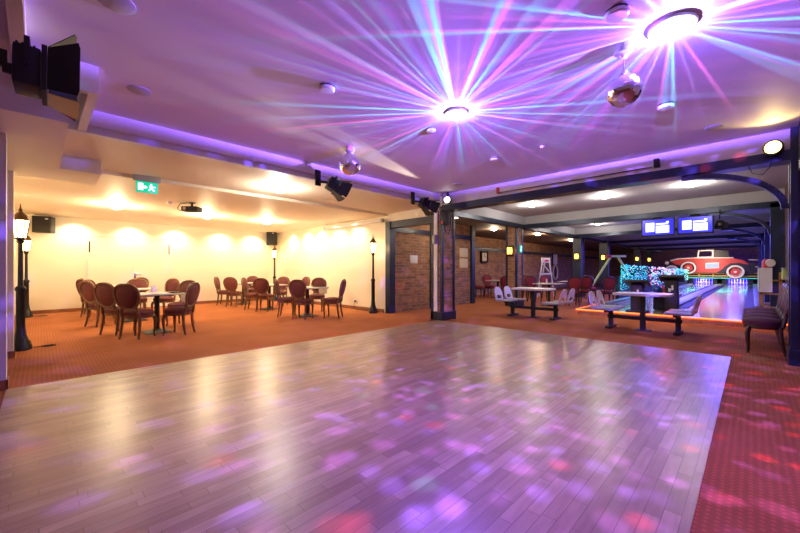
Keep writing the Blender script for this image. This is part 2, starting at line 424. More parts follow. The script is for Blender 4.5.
for i, x in enumerate((11.5, 16.3, 21.2, 26.0, 31.0)):
    beam(x, -.55, 5.55, 'steel beam across the bowling hall, number %d from the dance floor' % (i+2), fm='slab')
o = sbox('beam', (7.2, 5.42, 2.6), (37, 5.62, 2.72), M['steel'], 'long steel beam between bowling and dining side')
part('fascia', M['slab'], o, lambda b: b.box((7.2, 5.45, 2.72), (37, 5.6, 3.0)), False)
sbox('beam', (6.80, 5.5, 2.36), (6.98, 7.2, 2.54), M['steel'], 'steel lintel over the corridor opening')
sbox('column', (6.77, 7.08, 0), (6.98, 7.26, 2.54), M['steel'], 'steel post between cream wall and corridor')
sbox('column', (10.88, 7.12, 0), (11.08, 7.42, 2.78), M['steel'], 'steel post at the end of the corridor wall')
sbox('column', (8.62, 7.15, 0), (8.74, 7.22, 2.78), M['steel'], 'slim steel post on the corridor wall')
sbox('trim_8', (6.95, 7.17, 2.28), (11.0, 7.2, 2.42), M['steel'], 'steel rail on the corridor wall')
sbox('trim_9', (6.95, 9.27, 2.12), (37, 9.3, 2.28), M['steel'], 'steel rail on the dining wall')
# curved braces at the right ends of the beams
def brace(x, label):
    b = MB(); pts = []
    for i in range(15):
        a = i/14*PI/2; pts.append((x+.1, .75 - 1.06*math.sin(a), 2.0 + .58*math.cos(a)))
    for p, q in zip(pts, pts[1:]):
        d = Vector(q)-Vector(p); n = Vector((0, -d.z, d.y)).normalized()*.035
        P = [Vector(p)-n, Vector(p)+n, Vector(q)+n, Vector(q)-n]
        vs = [b.b.verts.new(k + Vector((s, 0, 0))) for s in (-.05, .05) for k in P]
        for f in ((0, 1, 2, 3), (7, 6, 5, 4), (0, 4, 5, 1), (1, 5, 6, 2), (2, 6, 7, 3), (3, 7, 4, 0)): b.b.faces.new([vs[k] for k in f])
    bmesh.ops.remove_doubles(b.b, verts=b.b.verts, dist=.001)
    o = b.build('beam_brace', M['steel'], smooth=False, kind='structure'); o['label'] = label
brace(6.72, 'curved steel brace under the beam by the plum chairs')
for i, x in enumerate((11.55, 16.35, 21.25)): brace(x, 'curved steel brace in the bowling hall, number %d from the dance floor' % (i+2))

# ---- lane platform, lanes, gutters
sbox('floor_lane_platform', (10.2, -.5, 0), (36.6, 3.36, .15), M['lane'], 'raised glossy platform of the bowling lanes')
# ================================================================== FIXED LIGHTING AND EFFECT LAMPS
def derby(name, loc, label, seed, power, rad, lobe, lobecol, kdown=1.):
    """ceiling effect lamp: flush ring, bright dome, and a lamp inside whose lenses throw coloured beams"""
    t = thing(name, label, 'disco light', loc, group='disco effect lamps on the ceiling')
    part('ring', M['plastic'], t, lambda b: b.tube([(rad*math.cos(a*PI/16), rad*math.sin(a*PI/16), -.018) for a in range(32)], .012, closed=True))
    part('housing', M['plastic'], t, lambda b: b.lathe([(rad*.98, 0), (rad*.98, -.02), (rad*.8, -.03)], 32))
    part('dome', M['derby'], t, lambda b: b.lathe([(rad*.8, -.03), (rad*.72, -.05), (rad*.45, -.075), (0, -.085)], 24))
    d = bpy.data.lights.new('effect_lamp', 'POINT'); d.energy = power; d.shadow_soft_size = .012; d.use_nodes = True
    N = NT(d.node_tree); em = N.n['Emission']
    nrm = N.new('ShaderNodeTexCoord').outputs['Normal']
    sp = N.new('ShaderNodeSeparateXYZ'); N.put(sp.inputs[0], nrm)
    x, y, z = sp.outputs
    up = N.math('MAXIMUM', z, .045)
    inv = N.math('DIVIDE', 1., N.math('POWER', up, 1.75))
    cb = N.new('ShaderNodeCombineXYZ'); N.put(cb.inputs[0], x); N.put(cb.inputs[1], y)
    az = N.vmath('NORMALIZE', cb.outputs[0])
    def off(v, k): return N.vmath('ADD', v, (seed*3.7+k, seed*1.9-k, seed*5.1+2*k))
    f1, _ = N.noise(off(az, 0), 9., 2.5, .6); r1 = N.ramp(f1, [(.50, (0, 0, 0)), (.60, (1, 1, 1))])
    f2, _ = N.noise(off(az, 9), 19., 1., .5); r2 = N.ramp(f2, [(.54, (0, 0, 0)), (.64, (1, 1, 1))])
    fc, _ = N.noise(off(az, 4), 5.5, 0.); c1 = N.ramp(fc, [(.0, (.10, .06, 1)), (.40, (.22, .10, 1)), (.47, (.95, .12, .55)), (.53, (.20, .14, 1)), (.60, (.05, .62, 1)), (.70, (.25, .10, 1))])
    fd, _ = N.noise(off(az, 6), 13., 0.); c2 = N.ramp(fd, [(.36, (.05, .70, 1)), (.42, (.22, .10, 1)), (.49, (1, .07, .30)), (.55, (.20, .12, 1)), (.60, (.06, .85, .85)), (.66, (.9, .15, .7))], 'CONSTANT')
    # short beams fade with distance: strength by elevation, different for every beam
    fl, _ = N.noise(off(az, 2), 11., 0.)
    near = N.math('SMOOTH_MIN', N.math('MULTIPLY', N.math('DIVIDE', up, N.math('MULTIPLY', fl, .42)), 1.), 1., .2)
    b1 = N.mix(1., c1, r1, 'MULTIPLY'); b2 = N.mix(1., c2, N.mix(1., r2, near, 'MULTIPLY'), 'MULTIPLY')
    rays = N.vmath('ADD', N.vmath('SCALE', b1, scale=.25), N.vmath('SCALE', b2, scale=.70))
    lim = N.new('ShaderNodeMapRange', interpolation_type='SMOOTHSTEP'); N.put(lim.inputs[0], z); lim.inputs[1].default_value = .035; lim.inputs[2].default_value = .095
    lim2 = N.new('ShaderNodeMapRange', interpolation_type='SMOOTHSTEP'); N.put(lim2.inputs[0], z); lim2.inputs[1].default_value = .0; lim2.inputs[2].default_value = .07
    wash = N.vmath('ADD', N.vmath('SCALE', rays, scale=lim.outputs[0]), N.vmath('SCALE', (.066, .030, .26), scale=lim2.outputs[0]))
    lim3 = N.new('ShaderNodeMapRange', interpolation_type='SMOOTHSTEP'); N.put(lim3.inputs[0], z); lim3.inputs[1].default_value = .28; lim3.inputs[2].default_value = .75
    upc = N.vmath('ADD', N.vmath('SCALE', wash, scale=inv), N.vmath('SCALE', (.42, .40, .62), scale=lim3.outputs[0]))
    # downwards: soft coloured spots of light over a violet wash
    vo = N.new('ShaderNodeTexVoronoi'); vo.inputs['Scale'].default_value = 15.; vo.inputs['Randomness'].default_value = .9; N.put(vo.inputs['Vector'], off(nrm, 1))
    dot = N.ramp(vo.outputs['Distance'], [(.18, (1, 1, 1)), (.38, (0, 0, 0))])
    sc = N.new('ShaderNodeSeparateColor'); N.put(sc.inputs[0], vo.outputs['Color'])
    dcol = N.ramp(sc.outputs[0], [(.0, (.16, .08, 1)), (.40, (.42, .02, .07)), (.52, (0, 0, 0)), (.66, (.32, .10, 1)), (.92, (.03, .22, .40))], 'CONSTANT')
    # a spot lands bright and small far off: strength grows towards the horizontal
    dn = N.math('MAXIMUM', N.math('MULTIPLY', z, -1), .16)
    fal = N.math('DIVIDE', 1., N.math('POWER', N.math('MAXIMUM', dn, .3), 1.))
    dlim2 = N.new('ShaderNodeMapRange', interpolation_type='SMOOTHSTEP'); N.put(dlim2.inputs[0], N.math('MULTIPLY', z, -1)); dlim2.inputs[1].default_value = .05; dlim2.inputs[2].default_value = .55; dlim2.inputs[3].default_value = .16
    dots = N.vmath('SCALE', N.mix(1., dcol, dot, 'MULTIPLY'), scale=N.math('MULTIPLY', N.math('MULTIPLY', fal, dlim2.outputs[0]), 52.*kdown))
    fw, _ = N.noise(off(nrm, 7), 2.2, 2.); wsh = N.ramp(fw, [(.35, (.14, .06, .42)), (.50, (.20, .10, 1.0)), (.64, (.34, .09, .72))])
    dlim = N.new('ShaderNodeMapRange', interpolation_type='SMOOTHSTEP'); N.put(dlim.inputs[0], N.math('MULTIPLY', z, -1)); dlim.inputs[1].default_value = .16; dlim.inputs[2].default_value = .5; dlim.inputs[3].default_value = .06
    ld = Vector((lobe[0]-loc[0], lobe[1]-loc[1], -2.8)).normalized()
    dt = N.new('ShaderNodeVectorMath', operation='DOT_PRODUCT'); N.put(dt.inputs[0], nrm); dt.inputs[1].default_value = ld
    lb = N.new('ShaderNodeMapRange', interpolation_type='SMOOTHSTEP'); N.put(lb.inputs[0], dt.outputs['Value']); lb.inputs[1].default_value = .84; lb.inputs[2].default_value = 1.0
    dnc = N.vmath('ADD', dots, N.vmath('ADD', N.vmath('SCALE', wsh, scale=N.math('MULTIPLY', dlim.outputs[0], 7.*kdown)), N.vmath('SCALE', N.mix(1., lobecol, lb.outputs[0], 'MULTIPLY'), scale=26.*kdown)))
    isup = N.math('GREATER_THAN', z, 0.)
    N.put(em.inputs['Color'], N.mix(isup, dnc, upc)); em.inputs['Strength'].default_value = 1.
    o = bpy.data.objects.new('effect_lamp', d); COL.objects.link(o); o.parent = t; o.location = (0, 0, -.17)
    return t
p1 = atz(456, 112, ZC); p2 = atz(672, 25, ZC)
derby('disco_light', p1, 'round disco effect lamp over the middle of the dance floor', 1, 15*P_DERBY, .118, (1.65, 1.75), (.24, .12, 1.0))
derby('disco_light', p2, 'large round disco effect lamp beside the hanging mirror ball', 5, 15*P_DERBY, .14, (2.6, .2), (.16, .05, .46))

def mirror_ball(u, v, vb, rb, label):
    p = atz(u, v, ZC); dist = Vector((p.x, p.y)).dot(Vector((.7115, .7027)))
    zb = H + (270-vb)*dist/356
    t = thing('mirror_ball', label, 'mirror ball', p, group='mirror balls under the dance floor ceiling')
    part('motor', M['grey'], t, lambda b: b.lathe([(.055, 0), (.055, -.03), (.065, -.035), (.065, -.07), (.03, -.085), (0.018, -.11)], 20))
    part('rod', M['chrome'], t, lambda b: b.cyl((0, 0, -.10), (0, 0, zb-ZC+rb*.9), .006, n=8))
    def ball(b):
        n = 18; prof = []
        for i in range(n+1):
            a = PI*i/n; prof.append((rb*math.sin(a), zb-ZC-rb*math.cos(a)))
        vs = b.lathe(prof, 34)
        for v in set(vs): v.co += Vector((random.uniform(-1, 1), random.uniform(-1, 1), random.uniform(-1, 1)))*rb*.012
    o = part('ball', M['mirror'], t, ball)
    o.data.shade_flat()
    part('ball_cap', M['chrome'], t, lambda b: b.lathe([(.03, zb-ZC+rb*.985), (.03, zb-ZC+rb+.012), (0, zb-ZC+rb+.02)], 14))
mirror_ball(624, 45, 90, .128, 'faceted mirror ball hanging on a long rod near the large disco lamp')
mirror_ball(350, 147, 164, .16, 'faceted mirror ball on a short rod near the barn-door spotlight')

# ---- round things on ceilings
def disc(name, u, v, r, zc, label, cat, m, h=.03, gap=True, group=None):
    p = atz(u, v, zc); t = thing(name, label, cat, p, group=group)
    part('body', m, t, lambda b: b.lathe([(r*.86, 0), (r*.86, -h*.5), (r, -h*.5), (r, -h), (r*.85, -h*1.25), (0, -h*1.3)] if gap else [(r, 0), (r, -h*.6), (r*.8, -h), (0, -h)], 24))
    if gap: part('slot_ring', M['black'], t, lambda b: b.lathe([(r*.92, -h*.08), (r*.92, -h*.5)], 24))
    return t
disc('smoke_detector', 617, 10, .075, ZC, 'white round ceiling detector beside the large disco lamp', 'smoke detector', M['plastic'], .04, group='round detectors on the dance floor ceiling')
disc('smoke_detector', 327, 86, .075, ZC, 'white round ceiling detector alone left of the middle disco lamp', 'smoke detector', M['plastic'], .04, group='round detectors on the dance floor ceiling')
disc('smoke_detector', 666, 104, .075, ZC, 'white round ceiling detector below the large disco lamp, toward the beam', 'smoke detector', M['plastic'], .04, group='round detectors on the dance floor ceiling')
disc('smoke_detector', 431, 129, .065, ZC, 'small white ceiling detector just beside the middle disco lamp', 'smoke detector', M['plastic'], .032, group='round detectors on the dance floor ceiling')
disc('smoke_detector', 494, 158, .06, ZC, 'small white ceiling detector between the middle disco lamp and the beam', 'smoke detector', M['plastic'], .032, group='round detectors on the dance floor ceiling')
for (u, v, r, lab) in ((139, 90, .10, 'round flush ceiling speaker near the cove lip'), (116, 2, .11, 'round flush ceiling speaker at the upper edge of the picture above the cove'),
                       (458, 184, .10, 'round flush ceiling speaker near the brick corner column'), (714, 127, .09, 'round flush ceiling speaker near the yellow spotlight'), (112, 1, .0, '')):
    if r: disc('ceiling_speaker', u, v, r, ZC, lab, 'ceiling speaker', M['grey'], .012, gap=False, group='flush speakers in the dance floor ceiling')
disc('ceiling_sensor', 542, 146, .03, ZC, 'tiny white ceiling sensor between the two disco lamps', 'sensor', M['plastic'], .03, gap=False)
disc('smoke_detector', 170, 202, .06, ZS, 'small detector beside a dome light in the seating room', 'smoke detector', M['plastic'], .04, gap=False)

def dome(u, v, zc, r, power, label, col=C_WARM):
    p = atz(u, v, zc); t = thing('ceiling_light', label, 'ceiling light', p, group='dome lights in the seating room')
    part('rim', M['plastic'], t, lambda b: b.lathe([(r, 0), (r, -.02), (r*.92, -.03)], 24))
    part('glass_dome', M['dome'], t, lambda b: b.lathe([(r*.92, -.025), (r*.8, -.06), (r*.5, -.09), (0, -.10)], 24))
    lamp('dome_lamp', 'POINT', (p.x, p.y, p.z-.22), power*P_WARM, col, .1)
dome(117, 205, ZS, .15, 42, 'glowing dome light nearest the emergency exit sign')
dome(207, 215, ZS, .15, 42, 'glowing dome light behind the ceiling projector')
dome(267, 221, ZS, .15, 42, 'glowing dome light nearest the corner loudspeaker')
dome(279, 187, ZN-.03, .16, 26, 'glowing dome light on the soffit near the dance floor', (1, .9, .75))
# recessed spots washing the seating room walls
def downlight(x, y, z, aim, power, label):
    t = thing('downlight', label, 'downlight', (x, y, z), group='recessed wall-washing spots')
    part('trim_ring', M['plastic'], t, lambda b: b.lathe([(.045, 0), (.045, -.006), (.03, -.008)], 16))
    part('lens', M['spotlens'], t, lambda b: b.lathe([(.031, -.004), (0, -.006)], 16))
    lamp('downlight_lamp', 'SPOT', (x, y, z-.03), power*P_WARM, (1, .84, .56), .02, aim, 125, 1.)
for i, u in enumerate((75, 131, 176, 221, 254)):
    x, _ = atY(u, 13.75); downlight(x, 13.5, ZS, (x, 13.80, 1.2), 44, 'recessed spot over the end wall, ' + ('beside the loudspeaker by the lamp posts', 'over the middle of the double door', 'over the hinge of the right door leaf', 'between the doors and the far corner', 'closest to the far corner')[i])
for i, u in enumerate((291, 306, 319, 337, 356)):
    y, _ = atX(u, 6.7); downlight(6.45, y, ZS, (6.74, y, 1.2), 40, 'recessed spot over the roller screen wall, ' + ('closest to the far corner', 'second from the far corner', 'third from the far corner', 'above the screen tube', 'close to the lamp post')[i])
downlight(-.2, 8.3, ZS, (-.3, 8.3, 0), 25, 'recessed spot just above the nearest lamp post'); downlight(-.2, 10.4, ZS, (-.3, 10.4, 0), 25, 'recessed spot between the two lamp posts')

# ---- bowling side ceiling lamps
def hall(u, v, zc, power, label, col=C_HALL):
    p = atz(u, v, zc); t = thing('ceiling_light', label, 'ceiling light', p, group='bright round lamps over bowling and dining side')
    part('rim', M['plastic'], t, lambda b: b.lathe([(.11, 0), (.11, -.02), (.095, -.03)], 20))
    part('lamp_face', M['hall'], t, lambda b: b.lathe([(.095, -.025), (.07, -.05), (0, -.06)], 20))
    lamp('hall_lamp', 'POINT', (p.x, p.y, p.z-.13), power*P_BOWL, col, .06)
hall(532, 204.6, ZC, 34, 'bright round ceiling lamp above the first bowling table')
hall(605, 196, ZC, 34, 'bright round ceiling lamp above the second bowling table')
hall(691, 184, ZC, 34, 'bright round ceiling lamp nearest the yellow spotlight')
hall(494, 229, 2.78, 48, 'bright round ceiling lamp in front of the square wall clock', (1, .8, .52))
hall(538, 234, 2.78, 60, 'bright round ceiling lamp over the dining chairs', (1, .72, .42))
hall(598, 223.5, ZC, 34, 'bright round ceiling lamp behind the second steel beam')
hall(571, 240, 2.78, 60, 'bright round ceiling lamp beside the third steel column', (1, .72, .42))
hall(543, 246, 2.78, 40, 'small bright ceiling lamp above the white easel', (1, .72, .42))
hall(594, 244, ZC, 70, 'bright round ceiling lamp above the oval wall mirror')
hall(613, 246, ZC, 60, 'small ceiling lamp above the pale green frame')

t = thing('ceiling_light', 'round lamp on the corridor ceiling behind the lintel', 'ceiling light', (8.6, 6.2, 2.78))
part('rim', M['plastic'], t, lambda b: b.lathe([(.11, 0), (.11, -.02), (.095, -.03)], 20)); part('lamp_face', M['hall'], t, lambda b: b.lathe([(.095, -.025), (.07, -.05), (0, -.06)], 20))
lamp('corridor_lamp', 'POINT', (8.6, 6.2, 2.62), 26*P_BOWL, (1, .78, .5), .06)
# ================================================================== STAGE SPOTLIGHTS
def barn_spot(loc, aim, label, sc=1., gold=False, front=None):
    v = (Vector(aim)-Vector(loc)); q = v.to_track_quat('Y', 'Z').to_euler()
    t = thing('stage_spotlight', label, 'spotlight', loc, rot=q, group='black stage spotlights')
    t.scale = sc if isinstance(sc, tuple) else (sc, sc, sc)
    part('body', M['black'], t, lambda b: (b.box((-.10, -.06, -.10), (.10, .09, .10), .02), [b.box((-.075, -.045+.03*k, .095), (.075, -.033+.03*k, .112)) for k in range(4)]))
    part('front_frame', M['black'], t, lambda b: b.prism([(-.115, -.115), (.115, -.115), (.115, .115), (-.115, .115)], .03, Matrix.Translation((0, .105, 0)), hole=[(-.085, -.085), (.085, -.085), (.085, .085), (-.085, .085)]))
    part('lens', front or M['grey'], t, lambda b: b.lathe([(.085, 0), (.06, .018), (0, .026)], 20, mtx=Matrix.Translation((0, .088, 0)) @ Matrix.Rotation(-PI/2, 4, 'X')))
    for k in range(4):
        a = k*PI/2; lm = M['gold'] if k == 2 and gold else M['black']  # lower leaf coloured gold where asked for
        def leaf(b):
            m4 = Matrix.Rotation(a, 4, 'Y') @ Matrix.Translation((0, .125, .115)) @ Matrix.Rotation(math.radians(8 if k == 2 else 30), 4, 'X')
            w1, w2, L = (.10, .15, .17) if k % 2 == 0 else (.105, .135, .19)
            vs = [(-w1, 0, 0), (w1, 0, 0), (w2, L, 0), (w2*.8, L+.012, 0), (-w2*.8, L+.012, 0), (-w2, L, 0)]
            A = [b.b.verts.new(m4 @ Vector(p)) for p in vs]; B = [b.b.verts.new(m4 @ (Vector(p)+Vector((0, 0, .004)))) for p in vs]
            b.b.faces.new(A); b.b.faces.new(B)
            for i in range(6): b.b.faces.new([A[i], A[(i+1) % 6], B[(i+1) % 6], B[i]])
        part('barn_door', lm, t, leaf, False)
    part('yoke', M['black'], t, lambda b: (b.box((-.122, .0, -.012), (-.112, .03, .13)), b.box((.112, .0, -.012), (.122, .03, .13)), b.box((-.122, .0, .12), (.122, .03, .13)), b.cyl((-.13, .015, 0), (.13, .015, 0), .012)))
    return t
sp1 = (-.06, 3.04, 2.37)
barn_spot(sp1, (3., 2.95, 2.33), 'large black barn-door spotlight on a slotted bar beside the cove', (1.15, .78, 1.15), True)
t = thing('lighting_bar', 'black slotted bar carrying the large spotlight beside the cove', 'lighting bar', (-.25, 3.04, 2.41))
part('rail', M['black'], t, lambda b: [b.prism([(-.72, -.045), (.12, -.045), (.12, .045), (-.72, .045)], .035)])
part('slot', M['grey'], t, lambda b: [b.box((-.66+.11*k, -.0185, dz-.006), (-.60+.11*k, -.0176, dz+.006)) for k in range(6) for dz in (-.02, .02)], False)
part('hanger', M['black'], t, lambda b: b.cyl((-.45, 0, .04), (-.45, 0, .595), .014))
part('clamp', M['black'], t, lambda b: b.cyl((.10, 0, -.05), (.138, 0, -.05), .03))
def wall_spot(u, v, Y, aim, label):
    x, tt = atY(u, Y); z = H + (270-v)*tt
    t = barn_spot((x, Y, z), aim, label, .98)
    inv = Matrix.LocRotScale(t.location, t.rotation_euler, t.scale).inverted()
    for nm, fn in (('arm', lambda b: b.tube([(x-.05, Y+.02, z+.02), (x-.14, Y+.05, z+.02), (x-.16, Y+.15, z+.04)], .022, 8)), ('mount_plate', lambda b: b.box((x-.21, 5.235, z-.03), (x-.11, 5.272, 2.90), .006))):
        o = part(nm, M['black'], t, fn); o.matrix_parent_inverse = inv
wall_spot(331, 184, 5.10, (4.75, 4.7, 2.0), 'black barn-door spotlight beside the short mirror ball, on the cove lip')
wall_spot(423, 203, 5.10, (7.0, 4.75, 2.1), 'black barn-door spotlight next to the bright lamp at the corner column')
# lamp that shines along the ceiling at the mirror ball
y, tt = atX(447, 6.60); zp = H + 70*tt
t = thing('par_light', 'small white shining spotlight above the brick corner column', 'spotlight', (6.62, y, zp), rot=(0, 0, PI/2+.45))
part('can', M['black'], t, lambda b: b.lathe([(.035, -.13), (.07, -.09), (.085, .03), (.085, .05)], 20, mtx=Matrix.Rotation(-PI/2, 4, 'X')))
part('lens', M['parw'], t, lambda b: b.lathe([(.078, .045), (.05, .058), (0, .062)], 20, mtx=Matrix.Rotation(-PI/2, 4, 'X')))
part('bracket', M['black'], t, lambda b: b.box((-.02, -.12, .08), (.02, .0, .19)))
lamp('par_lamp', 'SPOT', (6.45, y-.03, zp+.02), 1100, (1, .86, .66), .03, (3.19, 4.18, 2.93), 11, .5)
y, tt = atX(774, 6.58); zp = H + 122*tt
t = thing('fresnel_light', 'round yellow glowing spotlight at the end of the beam near the column', 'spotlight', (6.58, y, zp), rot=(0, 0, PI/2-.2))
part('can', M['black'], t, lambda b: b.lathe([(.04, -.15), (.08, -.09), (.095, .03), (.095, .055)], 22, mtx=Matrix.Rotation(-PI/2, 4, 'X')))
part('lens', M['fresnel'], t, lambda b: b.lathe([(.088, .05), (.055, .066), (0, .07)], 22, mtx=Matrix.Rotation(-PI/2, 4, 'X')))
part('bracket', M['black'], t, lambda b: b.box((-.02, -.13, -.02), (.02, -.0, .02)))
part('cable', M['black'], t, lambda b: b.tube([(.02, -.1, -.05), (.06, -.1, -.22), (.12, -.1, -.30), (.22, -.1, -.26), (.26, -.1, -.15)], .006, 6))
lamp('fresnel_lamp', 'SPOT', (6.44, y+.02, zp+.03), 14, (1, .72, .25), .05, (5.0, y+.1, 3.2), 110, .6)
# loudspeakers and roller screens
def speaker(loc, rz, w_, d_, h_, label, edge=None):
    t = thing('loudspeaker', label, 'loudspeaker', loc, rz)
    part('cabinet', M['matt'], t, lambda b: b.box((-w_/2, -d_/2, -h_/2), (w_/2, d_/2, h_/2), .015))
    part('grille', M['black'], t, lambda b: b.box((-w_/2+.025, d_/2-.004, -h_/2+.03), (w_/2-.025, d_/2+.008, h_/2-.03), .006))
    part('bracket', M['black'], t, lambda b: b.box((-.04, -d_/2-.14, -.03), (.04, -d_/2+.01, .03)))
    part('badge', M['plastic'], t, lambda b: b.box((-w_/2+.05, d_/2+.008, h_/2-.09), (-w_/2+.11, d_/2+.011, h_/2-.06)), False)
    return t
p = atY(44, 13.45); speaker((p[0], 13.585, 2.42), PI-.35, .38, .30, .44, 'black loudspeaker on the end wall above the far lamp post')
speaker((6.50, 13.60, 2.46), PI-.7, .34, .28, .55, 'black loudspeaker in the far corner above the corner lamp post')
speaker((6.40, -.78, 2.71), PI/2, .74, .34, .58, 'large black loudspeaker hung beside the dark column, cut by the picture edge')
t = thing('roller_screen', 'white roller screen tube along the top of the seating room wall', 'projection screen', (6.70, 0, 2.58))
part('tube', M['plastic'], t, lambda b: b.cyl((0, 7.35, 0), (0, 10.1, 0), .042)); part('end_cap', M['grey'], t, lambda b: b.cyl((0, 7.28, 0), (0, 7.35, 0), .05)); part('end_cap', M['grey'], t, lambda b: b.cyl((0, 10.1, 0), (0, 10.15, 0), .05))
part('wall_bracket', M['plastic'], t, lambda b: b.box((0, 7.4, .03), (.1, 7.46, .06)))
t = thing('roller_screen', 'long slim roller screen case along the beam over the dance floor edge', 'projection screen', (6.66, 0, 2.84))
part('case', M['trimw'], t, lambda b: b.box((-.045, 1.07, -.05), (.06, 3.68, .05), .008)); part('end_cap', M['black'], t, lambda b: b.box((-.055, 1.0, -.06), (.06, 1.07, .06), .006)); part('end_cap', M['red'], t, lambda b: b.box((-.055, 3.68, -.06), (.06, 3.74, .06), .006))
part('bottom_bar', M['black'], t, lambda b: b.box((-.05, 1.08, -.062), (-.035, 3.67, -.052)))
# projector, exit sign
p = atz(192, 203, ZS)
t = thing('projector', 'small black projector hanging from the seating room ceiling', 'projector', p, -.75)
part('body', M['matt'], t, lambda b: b.box((-.17, -.13, -.20), (.17, .13, -.09), .02)); part('mount', M['black'], t, lambda b: (b.cyl((0, 0, 0), (0, 0, -.09), .025), b.cyl((0, 0, 0), (0, 0, -.012), .07)))
part('lens', M['chrome'], t, lambda b: b.cyl((-.08, -.13, -.145), (-.08, -.165, -.145), .035)); part('cable', M['black'], t, lambda b: b.tube([(-.17, 0, -.14), (-.26, .0, -.18), (-.32, 0, -.12), (-.26, 0, -.02), (-.1, 0, -.0)], .008, 6))
t = thing('exit_sign', 'green emergency exit sign under the soffit of the seating room', 'exit sign', (1.26, 7.17, 2.575))
part('panel', M['green'], t, lambda b: b.box((-.15, -.012, -.09), (.15, .012, .09), .004)); part('holder', M['grey'], t, lambda b: (b.box((-.19, -.03, .09), (.19, .03, .20), .006)))
def picto(b):
    b.box((-.125, -.016, -.055), (-.055, -.012, .06))
    b.box((-.04, -.016, -.012), (.0, -.012, .012)); b.prism([(-.045, .0), (-.02, .03), (-.02, -.03)], .004, Matrix.Translation((-.005, -.014, 0)))
    b.cyl((.055, -.012, .048), (.055, -.016, .048), .015); b.prism([(.03, .03), (.06, .03), (.07, -.005), (.11, -.05), (.09, -.06), (.055, -.02), (.03, -.055), (.01, -.05), (.04, -.01)], .004, Matrix.Translation((0, -.014, 0)))
    b.box((.06, -.016, .01), (.115, -.012, .022))
part('pictogram', M['exitw'], t, picto, False)

# ================================================================== LAMP POSTS
def lamp_post(x, y, label, power, first=[None]):
    if first[0] is None:
        t = thing('street_lamp', label, 'lamp post', (x, y, 0), group='black iron lamp posts in the seating room'); first[0] = t
        part('base', M['iron'], t, lambda b: b.lathe([(.125, 0), (.125, .06), (.11, .08), (.11, .12), (.085, .15), (.065, .22), (.056, .30), (.05, .36)], 8))
        part('lower_pole', M['iron'], t, lambda b: b.lathe([(.05, .34), (.05, .88), (.062, .90), (.062, .93), (.04, .96)], 16))
        part('pole', M['iron'], t, lambda b: b.lathe([(.032, .95), (.026, 1.60), (.042, 1.62), (.042, 1.64), (.02, 1.66)], 14))
        part('lantern_glass', M['glow'], t, lambda b: b.lathe([(.055, 1.68), (.09, 1.94), (.08, 1.95), (.0, 1.95)], 6))
        part('lantern_base', M['iron'], t, lambda b: b.lathe([(.02, 1.64), (.065, 1.665), (.065, 1.685), (.02, 1.69)], 12))
        def cage(b):
            for k in range(6):
                a = 2*PI*k/6; b.cyl((.06*math.cos(a), .06*math.sin(a), 1.675), (.096*math.cos(a), .096*math.sin(a), 1.945), .007, n=6)
        part('lantern_cage', M['iron'], t, cage)
        part('lantern_roof', M['warmroof'], t, lambda b: b.lathe([(.08, 1.94), (.102, 1.945), (.102, 1.955), (.07, 2.02), (.04, 2.06), (.02, 2.08), (.024, 2.10), (.012, 2.12), (.004, 2.19), (0, 2.2)], 12))
        part('power_cord', M['black'], t, lambda b: b.tube([(.14, .02, .02), (.22, .05, .012), (.30, .02, .010), (.38, .08, .010), (.34, .14, .010), (.22, .12, .010)], .008, 6))
    else: t = copy_tree(first[0], (x, y, 0), 0, label)
    lamp('lantern_lamp', 'POINT', (x, y, 1.80), power*P_WARM, (1, .6, .24), .09)
    return t
lamp_post(-.20, 7.80, 'lit black iron lamp post beside the wall return, the largest', 16)
lamp_post(-.235, 13.05, 'lit black iron lamp post below the end wall loudspeaker', 24)
lamp_post(6.42, 13.2, 'lit black iron lamp post in the far corner behind the chairs', 24)
lamp_post(6.53, 7.50, 'lit black iron lamp post beside the corridor opening', 22)

